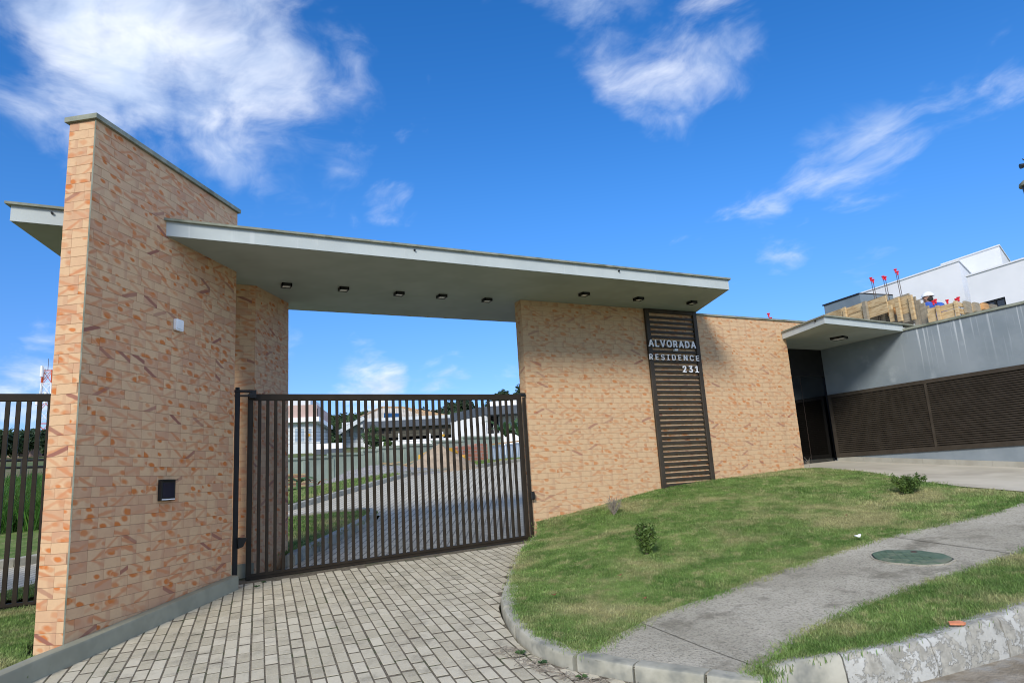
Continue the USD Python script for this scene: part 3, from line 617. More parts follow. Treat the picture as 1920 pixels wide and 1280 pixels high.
kp = [O1 + UL*s + NL*.125 for s in (2.42, 2.0, 1.2, 0.5, 0.0)] + [(-0.64, 6.86), (-0.90, 6.50), (-1.35, 5.85), (-2.2, 4.6)]
kerb_line('pillar_kerb', 'smooth grey-green kerb running along the foot of the tall brick pillar', kp[:], [20.0], .118, .155, DW, -1, [M['trim']])
# kerb on the lawn side of the driveway, stone by stone
kr = KERB_R[::-1]
tR = kerb_line('lawn_kerb', 'curved grey kerb stones between paved driveway and lawn', kr, [0.52, 0.48, 0.55, 0.8, 0.9], .165, .09, DW, -1, [M['kerb']], seed=4, gap=.016, jitter=.006)
# lowered kerb at the foot of the pavement
low = [(2.775, 4.555), (2.90, 4.28), (3.10, 3.92), (3.30, 3.55), (3.42, 3.40)]
kerb_line('lowered_kerb', 'low rounded kerb where the concrete pavement meets the driveway', low, [0.46, 0.5], .15, .035, lambda x, y: float(H(x, y)) - .01, 1, [M['kerb']], seed=5, gap=.02)
# street kerb: a sloping painted end piece, then peeling whitewashed stones
def street_kerb():
    t = tag(UsdGeom.Xform.Define(stage, path_for('street_kerb')), 'high street kerb with peeling whitewash along the grass verge', 'kerb', None, 'structure')
    path = np.array([(3.47, 3.36), (3.62, 3.46), (3.80, 3.47), (4.13, 3.33), (4.51, 3.18), (4.9, 3.13), (5.35, 3.08), (5.77, 3.06), (7, 3.05), (10, 3.05), (16, 3.05), (24, 3.05)])
    d = np.r_[0, np.cumsum(np.linalg.norm(np.diff(path, axis=0), axis=1))]
    at = lambda s: np.array([np.interp(s, d, path[:, 0]), np.interp(s, d, path[:, 1])])
    cuts = [0, .66, 1.32, 2.02, 2.75, 3.6, 4.6, 6, 8, 10, 13, 16, 20.4]; r = np.random.default_rng(3)
    for k in range(len(cuts) - 1):
        a, b = cuts[k] + .006, cuts[k + 1] - .006; S = np.linspace(a, b, max(4, int((b - a)/.05))); V = []; n = 9
        for s in S:
            p = at(s); q = at(s + .02); tt = (q - p)/max(1e-9, np.linalg.norm(q - p)); nn = np.array([tt[1], -tt[0]])     # towards the street
            top = float(H(*p)) + .03; sz = float(street_z(*p)); end = np.clip((s - .02)/.16, 0, 1); end = end*end*(3 - 2*end)
            top = sz + .03 + (top - sz - .03)*(0.12 + .88*end)
            nz = lambda i: .007*(meshkit.noise(np.array([s*9, i*1.7, k*3.1]), 4) - .5)*2*(0.4 if k < 2 else 1.6)
            prof = [(-.15, top - .22), (-.15, top - .01), (-.02 + nz(0), top + nz(1)*.5), (.0 + nz(2), top - .006 + nz(3)*.5), (.022 + nz(4), top - .03), (.03 + nz(5), top - .07), (.042 + nz(6), top - .11), (.05 + nz(7), top - .17), (.055, sz - .2)]
            V += [(*(p + nn*aa), zz) for aa, zz in prof]
        F = []
        for i in range(len(S) - 1):
            for j in range(n - 1):
                q0 = i*n + j; F += [[q0, q0 + n, q0 + n + 1], [q0, q0 + n + 1, q0 + 1]]
        for base, fl in ((0, 0), ((len(S) - 1)*n, 1)):
            for j in range(1, n - 1): F.append([base, base + j, base + j + 1] if not fl else [base, base + j + 1, base + j])
        put('kerb_stone', trimesh.Trimesh(V, F, process=False), M['kerb'] if k == 0 else M['peel'], t, smooth=40)
street_kerb()
# --- lawn, pavement strip, verge, porch apron
kt_line = [(3.47, 3.42), (3.62, 3.52), (3.80, 3.53), (4.13, 3.39), (4.51, 3.24), (4.9, 3.19), (5.35, 3.14), (5.77, 3.12), (7, 3.11), (24, 3.11)]
up = [(2.88, 4.56), (3.21, 4.70), (3.82, 4.86), (4.51, 4.90), (5.31, 4.99), (7.02, 5.08), (7.96, 5.02), (9.03, 4.85), (12, 4.8), (24, 4.8)]
lo = [(3.44, 3.56), (3.76, 3.63), (4.46, 3.80), (5.18, 3.86), (6.0, 3.84), (7.2, 3.78), (10, 3.78), (24, 3.78)]
apron_edge = [(11.30, 9.62), (11.55, 9.35), (11.23, 7.98), (10.58, 6.99), (10.14, 5.93), (10.02, 5.06), (10.0, 4.85)]
walk = Polygon(up + lo[::-1] + [(3.40, 3.46), (3.30, 3.64), (3.06, 4.02), (2.84, 4.40)])
LAWN = Polygon([(x + .10, y) for x, y in KERB_R] + up + [(24, 4.8)] if False else [(x + .10, y + (0.0 if i else .1)) for i, (x, y) in enumerate(KERB_R)] + [(2.80, 4.42)] + up[:8] + apron_edge[::-1] + [(11.2, 9.62)]).buffer(0)
VERGE = Polygon(lo + kt_line[::-1]).buffer(0)
APRON = Polygon(apron_edge + [(10.0, 4.85), (24, 4.8), (24, 4.85), (13.5, 4.85), (13.5, 10.4), (11.3, 10.4)]).buffer(0)
struct('lawn', sheet(LAWN, 0.25, lambda x, y: H(x, y) + .012*(meshkit.fbm(np.stack([x*2.2, y*2.2, 0*x], -1), 3, 2) - .5)*2, 0.0), M['turf'], 'mown lawn sloping up from the driveway to the brick wall', smooth=True)
struct('verge', sheet(VERGE, 0.25, H, 0.004), M['turf'], 'strip of patchy grass between pavement and street kerb', smooth=True)
pv_ = struct('pavement', sheet(walk, 0.25, H, -0.006), M['pavement'], 'rough worn concrete footpath in cast slabs')
cuts = [2.0, 3.62, 5.62, 7.25, 9.2, 11.2, 13.2, 16, 20, 24.1]
for k in range(len(cuts) - 1):
    q = walk.intersection(Polygon([(cuts[k] + .002, 0), (cuts[k + 1], 0), (cuts[k + 1] - .12, 9), (cuts[k] + .002 - .12, 9)]))
    put('slab', trimesh.Trimesh(*sheet(q, 0.12, lambda x, y: H(x, y) + .012*(meshkit.fbm(np.stack([x*3, y*3, 0*x], -1), 4, 8) - .5) + .003*(k % 2), 0.008), process=False), M['pavement'], pv_, smooth=True)
struct('porch_apron', sheet(APRON, 0.5, AP, 0.006), M['apron'], 'smooth beige concrete in front of the entrance')
leftlawn = Polygon([(-0.75, 7.2), (-0.75, 6.93), (-1.06, 6.45), (-2.4, 4.6), (-9, 4.6), (-9, 9.35), (-0.9, 9.35), (-0.9, 7.3)])
struct('left_lawn', sheet(leftlawn, 0.5, DW, 0.055), M['turf'], 'grass at the foot of the tall pillar', smooth=True)
ISLAND = Polygon([(1.86, 10.3), (2.45, 11.1), (3.25, 12.35), (3.85, 13.4), (4.0, 13.9), (3.85, 14.22), (3.4, 14.36), (2.45, 14.36), (0.6, 12.9), (-0.9, 10.85), (-1.9, 9.62), (0.4, 9.62), (0.9, 10.3)])
struct('island_lawn', sheet(ISLAND, 0.4, DW, 0.11), M['turf'], 'small lawn island between the two gate lanes', smooth=True)
ik = [(1.78, 9.95), (1.90, 10.22), (2.5, 11.1), (3.3, 12.35), (3.92, 13.4), (4.08, 13.92), (3.92, 14.28), (3.4, 14.42), (2.4, 14.42), (0.55, 12.95), (-1.0, 10.9)]
kerb_line('island_kerb', 'grey kerb around the lawn island', ik, [0.95], .13, .15, DW, 1, [M['kerb']], seed=9, gap=.01)
fk = [(-7.5, 9.1), (-3.2, 14.0), (-1.7, 12.75), (0.0, 13.9), (2.95, 16.55), (5.4, 19.85), (7.85, 23.1), (9.2, 23.9), (11.2, 24.4), (14.6, 26.4), (22, 29.5)][2:]
kerb_line('far_kerb', 'pale kerb along the far side of the estate road', fk, [0.98], .14, .13, DW, 1, [M['kerb']], seed=10, gap=.012)
kerb_line('far_kerb', 'kerb stones of the exit lane behind the left gate', [(-1.72, 12.77), (-2.4, 12.5), (-4.5, 12.3), (-9, 12.0)], [0.98], .14, .13, DW, -1, [M['kerb']], seed=12, gap=.012)
# ------------------------------------------------------------------ gates
YG = 9.40
def gate(name, label, x0, x1, ztop, zb, pitch, bar_w, first, post=True):
    t = thing(name, label, 'gate')
    sw, d = .062, .045
    zb0, zb1 = zb(x0), zb(x1); rail = .066
    f = MB(); f.cbox((x0, YG - d/2, ztop - .085), (x1, YG + d/2, ztop), .004); f.build('top_rail', M['brown'], t)
    P = [(x0, YG - d/2, zb0), (x1, YG - d/2, zb1), (x1, YG + d/2, zb1), (x0, YG + d/2, zb0), (x0, YG - d/2, zb0 + rail), (x1, YG - d/2, zb1 + rail), (x1, YG + d/2, zb1 + rail), (x0, YG + d/2, zb0 + rail)]
    MB().hexa(P).build('bottom_rail', M['brown'], t)
    P = [(x, YG + yy, z + dz) for dz in (0, .02) for x, z, yy in ((x0, zb0 + rail, -d/2 - .012), (x1, zb1 + rail, -d/2 - .012), (x1, zb1 + rail, -d/2 - .001), (x0, zb0 + rail, -d/2 - .001))]
    MB().hexa([(x, y, z - .03) for x, y, z in P]).build('bottom_rail_lip', M['brown'], t)
    for a in (x0, x1 - sw): MB().cbox((a, YG - d/2 - .003, zb(a)), (a + sw, YG + d/2 + .003, ztop + .002), .004).build('stile', M['brown'], t)
    x = x0 + first
    while x < x1 - sw - .04:
        MB().cbox((x - bar_w/2, YG - .016, zb(x) + rail - .004), (x + bar_w/2, YG + .016, ztop - .08), .003).build('bar', M['brown'], t); x += pitch
    return t
gl = gate('sliding_gate', 'wide dark brown gate of vertical bars between tall pillar and long wall', 1.09, 5.075, 1.285, lambda x: -1.012 + .0295*(x - 1.09), .0995, .038, .145)
MB().cbox((0.925, YG - .10, -1.02), (0.985, YG - .04, 1.33), .006).build('hinge_post', M['black'], gl)
h = MB(); h.box((0.90, YG - .11, 1.30), (1.13, YG - .03, 1.325)).box((0.90, YG - .11, 1.245), (1.15, YG - .03, 1.262)).box((1.10, YG - .10, 1.225), (1.18, YG - .03, 1.325)).tube([(0.955, YG - .07, 1.20), (0.955, YG - .07, 1.36)], .028, 10); h.build('hinge_bracket', M['black'], gl)
MB().cbox((5.122, YG + .005, -1.0), (5.165, YG + .03, 1.245), .003).build('latch_post', M['brown'], gl)
MB().cbox((5.06, YG - .02, 1.255), (5.165, YG + .03, 1.31), .006).build('latch', M['black'], gl)
MB().cbox((5.12, YG - .075, -.32), (5.185, YG - .03, -.20), .012).build('stop_block', M['black'], gl)
fl = MB(); fl.hexa([(0.985, YG - .16, -.62), (1.04, YG - .16, -.60), (1.04, YG - .05, -.60), (0.985, YG - .05, -.62), (0.975, YG - .17, -.49), (1.085, YG - .17, -.50), (1.085, YG - .05, -.50), (0.975, YG - .05, -.49)])
fl.build('motor_cover', M['black'], gl)
lg = gate('exit_gate', 'narrower strip of dark brown barred gate left of the tall pillar', -4.6, -0.86, 1.285, lambda x: -1.035, .0985, .046, .112)
MB().box((-4.7, YG - .07, -1.6), (-0.8, YG + .1, -1.055)).build('sill', M['trim'], lg)
# ------------------------------------------------------------------ louvred sign on the long wall
sx0, sx1, sy = 7.645, 8.83, 9.37
sg = thing('louvre_sign', 'tall dark brown louvred panel fixed to the long brick wall', 'sign panel')
zb_ = -.36
MB().cbox((sx0, sy - .03, zb_), (sx0 + .085, YW - .012, ZS - .006), .004).build('stile', M['brown_louvre'], sg)
MB().cbox((sx1 - .085, sy - .03, zb_), (sx1, YW - .012, ZS - .006), .004).build('stile', M['brown_louvre'], sg)
MB().cbox((sx0 + .086, sy - .03, ZS - .075), (sx1 - .086, YW - .012, ZS - .006), .004).build('top_rail', M['brown_louvre'], sg)
MB().cbox((sx0 + .086, sy - .03, zb_), (sx1 - .086, YW - .012, zb_ + .06), .004).build('bottom_rail', M['brown_louvre'], sg)
zz = ZS - .155
while zz > zb_ + .08:
    MB().cbox((sx0 + .086, sy - .012, zz - .0225), (sx1 - .086, sy + .004, zz + .0225), .003).build('slat', M['brown_louvre'], sg); zz -= .0885
# lettering: separate metal letters on pins
def letters(name, label, text, x0, x1, z0, height, bold, spread):
    t = thing(name, label, 'lettering'); ms = []
    for c in text:
        m = meshkit.text_mesh(c, height, .018, bold); m.apply_translation([-m.bounds[0][0], 0, 0]); ms.append(m)
    wd = [m.bounds[1][0] for m in ms]; gap = (x1 - x0 - sum(wd))/max(1, len(ms) - 1); x = x0
    for m, w in zip(ms, wd):
        v = np.column_stack([m.vertices[:, 0] + x, sy - .052 - m.vertices[:, 2], m.vertices[:, 1] + z0])
        put('letter', (v, m.faces), M['brushed'], t)
        MB().tube([(x + w*.5, sy - .055, z0 + height*.5), (x + w*.5, sy - .005, z0 + height*.5)], .005, 5).build('pin', M['black'], t)
        x += w + gap
letters('sign_letters', 'bold metal letters reading ALVORADA on the louvred panel', 'ALVORADA', 7.625, 8.695, 2.12, .118, True, 0)
letters('sign_letters', 'thin spaced metal letters reading RESIDENCE on the louvred panel', 'RESIDENCE', 7.615, 8.735, 1.885, .098, False, 0)
letters('sign_letters', 'metal house number 231 at the right of the louvred panel', '231', 8.335, 8.70, 1.675, .112, True, 0)
sp = thing('sign_spotlight', 'small white bracket just below the word ALVORADA', 'lamp'); b = MB(); b.cbox((8.20, sy - .07, 2.055), (8.27, sy - .02, 2.095), .004); b.build('box', M['white_plastic'], sp); MB().box((8.225, sy - .021, 2.06), (8.245, sy + .02, 2.08)).build('arm', M['white_plastic'], sp)  # plain white bracket on the sign, carries no lamp
# ------------------------------------------------------------------ fittings on the tall pillar
def on_pillar(s, z, d=0.0): p = O1 + UL*s + NL*d; return (p[0], p[1], z)
def pbox(b, s0, s1, z0, z1, d0, d1): return b.obox(O1, UL, NL, s0, s1, d0, d1, z0, z1)
a_ = thing('access_reader', 'small white access reader high on the tall pillar', 'reader')
m_ = pbox(MB(), -.065, .065, -.062, .062, 0, .03)
def rounded_plate(w, h, d, r):
    q = sbox(-w/2 + r, -h/2 + r, w/2 - r, h/2 - r).buffer(r, quad_segs=6); tm = trimesh.creation.extrude_polygon(q, d, engine='earcut'); return tm
def plate_on_pillar(name, parent, w, h, d, r, s, z, off, mat):
    tm = rounded_plate(w, h, d, r); v = tm.vertices; P = np.array([(*(O1 + UL*(s + a) + NL*(off + c)), z + b) for a, b, c in v]); f = tm.faces[:, ::-1]
    put(name, (P, f), mat, parent)
plate_on_pillar('body', a_, .135, .125, .03, .02, 1.312, 1.87, .009, M['white_plastic']); plate_on_pillar('cover', a_, .10, .09, .006, .015, 1.312, 1.87, .0395, M['white_plastic'])
ic = thing('intercom', 'black framed intercom panel at hand height on the tall pillar', 'intercom')
plate_on_pillar('frame', ic, .225, .205, .035, .006, 1.208, .107, .009, M['black']); plate_on_pillar('screen', ic, .175, .15, .003, .004, 1.208, .112, .0445, M['screen'])
hood = MB(); pbox(hood, 1.095, 1.32, .208, .216, .009, .075); hood.build('hood', M['black'], ic); bt = MB(); pbox(bt, 1.11, 1.305, .012, .022, .0445, .055); bt.build('button_strip', M['brushed'], ic)
# ------------------------------------------------------------------ porch canopy and blue-grey gatehouse
ZP = 2.394
pc = thing('porch_canopy', 'small pale grey canopy over the dark entrance recess', 'canopy')
pp = Polygon([(11.06, 9.385), (10.65, 8.07), (13.155, 8.235), (13.155, 10.188), (11.185, 10.188), (11.185, 9.385)])
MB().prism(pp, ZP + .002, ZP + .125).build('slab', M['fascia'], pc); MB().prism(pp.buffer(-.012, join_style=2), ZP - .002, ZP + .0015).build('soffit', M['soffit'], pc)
fp = Polygon([(11.03, 9.37), (10.60, 8.03), (13.62, 8.225), (13.62, 8.42), (13.15, 8.4), (13.15, 10.19), (11.19, 10.19), (11.19, 9.37)])
MB().prism(fp, ZP + .126, ZP + .150).build('flashing', M['coping'], pc)
MB().tube([(10.73, 8.31, ZP + .10), (10.70, 8.32, ZP + .096)], .012, 8).build('drain_spout', M['black'], pc)
downlight(12.19, 8.97, ZP - .002, 'larger square lamp under the entrance porch canopy', .13, 17)
XG = 13.16
gh = thing('gatehouse', 'blue-grey rendered gatehouse wall with long brown louvred panels', 'building')
ZT = 2.40
MB().box((XG, 3.9, 1.385), (XG + .25, 10.186, ZT)).build('wall', M['greywall'], gh, label='blue-grey upper wall streaked with pale runs')
MB().box((XG, 3.9, -1.0), (XG + .25, 10.186, .035)).build('lower_wall', M['greywall'], gh)
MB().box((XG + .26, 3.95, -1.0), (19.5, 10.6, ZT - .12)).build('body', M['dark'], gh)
MB().box((XG + .26, 3.95, ZT - .118), (19.5, 12.5, ZT - .06)).build('roof', M['apron'], gh)
MB().box((XG - .035, 3.9, ZT + .001), (XG + .3, 10.2, ZT + .045)).build('coping', M['coping'], gh)
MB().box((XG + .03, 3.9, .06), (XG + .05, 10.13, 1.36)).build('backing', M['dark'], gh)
edges = [10.165, 7.99, 5.75, 3.95]
for k in range(3):
    y1, y0 = edges[k], edges[k + 1]; yl = y1 - (.07 if k == 0 else .022); yr = y0 + .022
    lp = put('louvre_frame', (lambda b: (b.box((XG - .028, y0 + .023, 1.31), (XG + .02, y1 - .001, 1.384)), b.box((XG - .028, y0 + .023, .036), (XG + .02, y1 - .001, .105)), b.box((XG - .030, yl, .034), (XG + .018, y1, 1.383)), b.box((XG - .030, y0, .034), (XG + .018, yr, 1.383)))[-1].mesh())(MB()), M['brown_louvre'], gh)
    n = 30
    for q in range(n):
        z = .105 + (q + .5)*(1.205/n); s = .0125
        c = [(XG - .022, yr, z - .021), (XG - .018, yr, z - .025), (XG + .016, yr, z + .010), (XG + .012, yr, z + .014)]
        v = [p for p in c] + [(p[0], yl, p[2]) for p in c]
        put('slat', (np.array(v), np.array([[0, 1, 2, 3], [4, 7, 6, 5], [0, 4, 5, 1], [1, 5, 6, 2], [2, 6, 7, 3], [3, 7, 4, 0]])), M['brown_louvre'], lp)
yy = 10.165; r = np.random.default_rng(2)
while yy > 3.9:
    w = .62; y0 = max(3.9, yy - w)
    P = [(XG - .014, y0 + .002), (XG + .0, y0 + .002), (XG + .0, yy - .002), (XG - .014, yy - .002)]
    MB().prism(Polygon([(XG - .012, y0 + .002), (XG - .0005, y0 + .002), (XG - .0005, yy - .002), (XG - .012, yy - .002)]), -1.0, lambda x, y: float(AP(XG, y)) + .105).build('plinth_tile', M['plinth'], gh); yy -= w
# entrance recess: dark glass door and lintel
dr = thing('glass_door', 'dark reflecting glass entrance door beside the brick wall end', 'door')
YD = 10.22
MB().box((11.2, YD - .03, 1.80), (13.4, YD + .08, ZP + .10)).build('lintel', M['black'], dr)  # black header paints in the dark soffit reflection above the panes
MB().box((11.2, YD, -.06), (12.405, YD + .01, 1.797)).build('pane', M['glass'], dr); MB().box((12.412, YD, -.06), (13.14, YD + .01, 1.797)).build('pane', M['glass'], dr)
MB().box((11.2, YD - .02, -.11), (13.14, YD + .05, -.062)).build('threshold', M['black'], dr)
MB().box((12.4055, YD - .001, -.06), (12.4115, YD + .009, 1.797)).build('joint_strip', M['steel'], dr)
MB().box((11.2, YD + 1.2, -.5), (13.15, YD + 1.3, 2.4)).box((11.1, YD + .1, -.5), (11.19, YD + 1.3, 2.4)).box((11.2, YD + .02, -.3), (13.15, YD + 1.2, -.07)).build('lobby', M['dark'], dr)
# ------------------------------------------------------------------ formwork on the gatehouse roof
def at(px, py, D_):
    d = sight(px, py); return d*(D_/math.hypot(d[0], d[1]))
class Face:
    """a vertical plane through a point; turns places of the photograph into lengths and heights on it"""
    def __init__(s, px, py, dist, ang):
        s.p = at(px, py, dist); a = math.radians(ang); s.u = np.array([math.cos(a), math.sin(a)]); s.n = np.array([-s.u[1], s.u[0]]); s.o = s.p[:2]
        if s.n@s.o > 0: s.n = -s.n          # n points to the camera
    def sz(s, px, py, off=0.0):
        d = sight(px, py); k = (s.n@s.o + off)/(s.n@d[:2]); q = d*k; return (q[:2] - s.o)@s.u, q[2]
    def box(s, b, s0, s1, z0, z1, d0=0.0, d1=-.2): return b.obox(s.o, s.u, s.n, min(s0, s1), max(s0, s1), min(d0, d1), max(d0, d1), min(z0, z1), max(z0, z1))
    def rect(s, b, x0, y0, x1, y1, d0=0.0, d1=-.2):
        a, c = s.sz(x0, y0, max(d0, d1)), s.sz(x1, y1, max(d0, d1)); return s.box(b, a[0], c[0], a[1], c[1], d0, d1)
W, WG, WO = M['wood'], M['wood_grey'], M['wood_orange']
def boards(t, f, spec):
    for name, mat, x0, y0, x1, y1, d0, th in spec:
        b = MB(); f.rect(b, x0, y0, x1 + (x1 - 556)/6400*(y1 - y0), y1, d0, d0 - th); b.build(name, mat, t)   # uprights lean in the picture
fa_ = Face(1703, 600, 16.55, 77)
f1 = thing('formwork', 'long pine board formwork behind the porch canopy, at left', 'formwork')
boards(f1, fa_, [('board', W, 1500, 606, 1580, 603, 0, .03), ('board', W, 1546, 590, 1580, 590, 0, .03), ('board', W, 1583, 579, 1616.5, 583, 0, .03), ('board', W, 1583, 592.2, 1616.5, 600, 0, .03), ('board', W, 1618, 568.7, 1662, 568.4, .01, .03), ('board', W, 1618, 580.6, 1665, 585, .01, .03),
  ('cleat', W, 1579, 577, 1583.5, 600, .06, .05), ('cleat', WG, 1615, 566.5, 1622, 602, .075, .06), ('back_board', WG, 1560, 588, 1668, 604, -.2, .03)])
f2 = thing('formwork', 'upright pine column form with a grey lower board, right of the long boards', 'formwork')
boards(f2, fa_, [('board', W, 1663, 565, 1677, 575.5, -.10, .03), ('board', WO, 1663, 580, 1677, 589, -.10, .03), ('cleat', W, 1664, 573, 1670, 602, .0, .05), ('board', WG, 1670, 592, 1681, 603, -.1, .03), ('cleat', W, 1676, 559.3, 1683.5, 601, .14, .05),
  ('board', W, 1681, 560.3, 1702, 569.5, .06, .03), ('board', W, 1681, 575.5, 1702, 586, .06, .03), ('board', WG, 1682, 589, 1703, 602, .055, .03), ('cleat', W, 1701.5, 554.4, 1707.5, 598, .12, .05), ('back_board', WG, 1655, 566, 1706, 607, -.2, .03)])
f3 = thing('formwork', 'row of grey weathered boards between the two pine forms', 'formwork')
boards(f3, fa_, [('board', WG, 1706.5, 558.5, 1715.6, 610, .0, .03), ('board', WG, 1715, 564, 1723.8, 612, -.006, .03), ('board', WG, 1723.2, 570, 1732.8, 613, .004, .03), ('board', WG, 1732.2, 575, 1740.5, 613, -.004, .03)])
fb_ = Face(1740, 600, 16.0, 88); fc_ = Face(1790, 580, 15.75, 8)
f4 = thing('formwork', 'pine form above the grey coping, in front of the worker', 'formwork')
boards(f4, fb_, [('board', W, 1738.5, 579, 1754, 584, 0, .03), ('board', W, 1738.5, 588.3, 1754, 603, 0, .03), ('cleat', W, 1753.5, 573.5, 1759, 604, .06, .05), ('board', W, 1757, 575, 1789, 578, .0, .03), ('board', W, 1757, 587, 1789, 598, 0, .03), ('cleat', W, 1787, 564.5, 1792, 598, .04, .05)])
boards(f4, fc_, [('board', W, 1792, 565.3, 1811, 577, .0, .03), ('board', W, 1792, 576.2, 1811, 590, .0, .03), ('cleat', WG, 1809.5, 563.8, 1820, 588, .06, .05)])
f5 = thing('formwork', 'low pine form receding toward the white house window', 'formwork')
boards(f5, fc_, [('board', W, 1819, 568, 1828, 586, -.02, .03), ('cleat', WG, 1827, 566, 1835.6, 585, .03, .05), ('board', W, 1835, 569, 1844, 583, -.02, .03), ('cleat', WO, 1843, 567, 1852.5, 581, .03, .05), ('board', W, 1852, 571, 1860, 580, -.02, .03), ('cleat', WG, 1859, 569.5, 1869, 579, .03, .05)])
# rebar with red caps
def rebar(label, x, y, z0, tops, lean=(.0, .0)):
    t = thing('rebar_bundle', label, 'rebar', (x, y, 0), 0, 'starter bars with red caps')
    for k, (ox, oy, zt) in enumerate(tops):
        MB().tube([(ox, oy, z0), (ox + lean[0], oy + lean[1], zt)], .0075, 6).build('bar', M['steel'], t)
        c = MB(); c.tube([(ox + lean[0], oy + lean[1], zt - .05), (ox + lean[0], oy + lean[1], zt + .012)], .02, 8); c.tube([(ox + lean[0], oy + lean[1], zt + .012), (ox + lean[0], oy + lean[1], zt + .035)], [.034, .036], 8); c.build('cap', M['red_cap'], t)
for label, px, tops in (('leftmost pair of starter bars with red caps above the long boards', 1636, (523, 526)), ('middle pair of starter bars with red caps above the long boards', 1659, (520, 521)), ('rightmost and tallest pair of starter bars with red caps', 1682, (507, 511))):
    a = at(px, tops[0], 17.3); b = at(px + 4, tops[1], 17.3); rebar(label, a[0], a[1], 2.34, [(0, 0, a[2]), (b[0] - a[0], b[1] - a[1], b[2])], (-.03, .02))
for label, px, py in (('single red-capped bar just right of the worker', 1776, 565), ('pair of red-capped bars over the pine corner', 1793, 563), ('lone red-capped bar seen above the long brick wall', 1441, 590), ('red-capped bar in front of the worker in blue', 1750, 567)):
    a = at(px, py, 16.6 if px != 1750 else 16.4); b = at(px + 4, py - (3 if px != 1441 else -8), 16.6 if px != 1750 else 16.4)
    rebar(label, a[0], a[1], 2.34, [(0, 0, a[2])] + ([(b[0] - a[0], b[1] - a[1], b[2])] if px != 1776 else []))
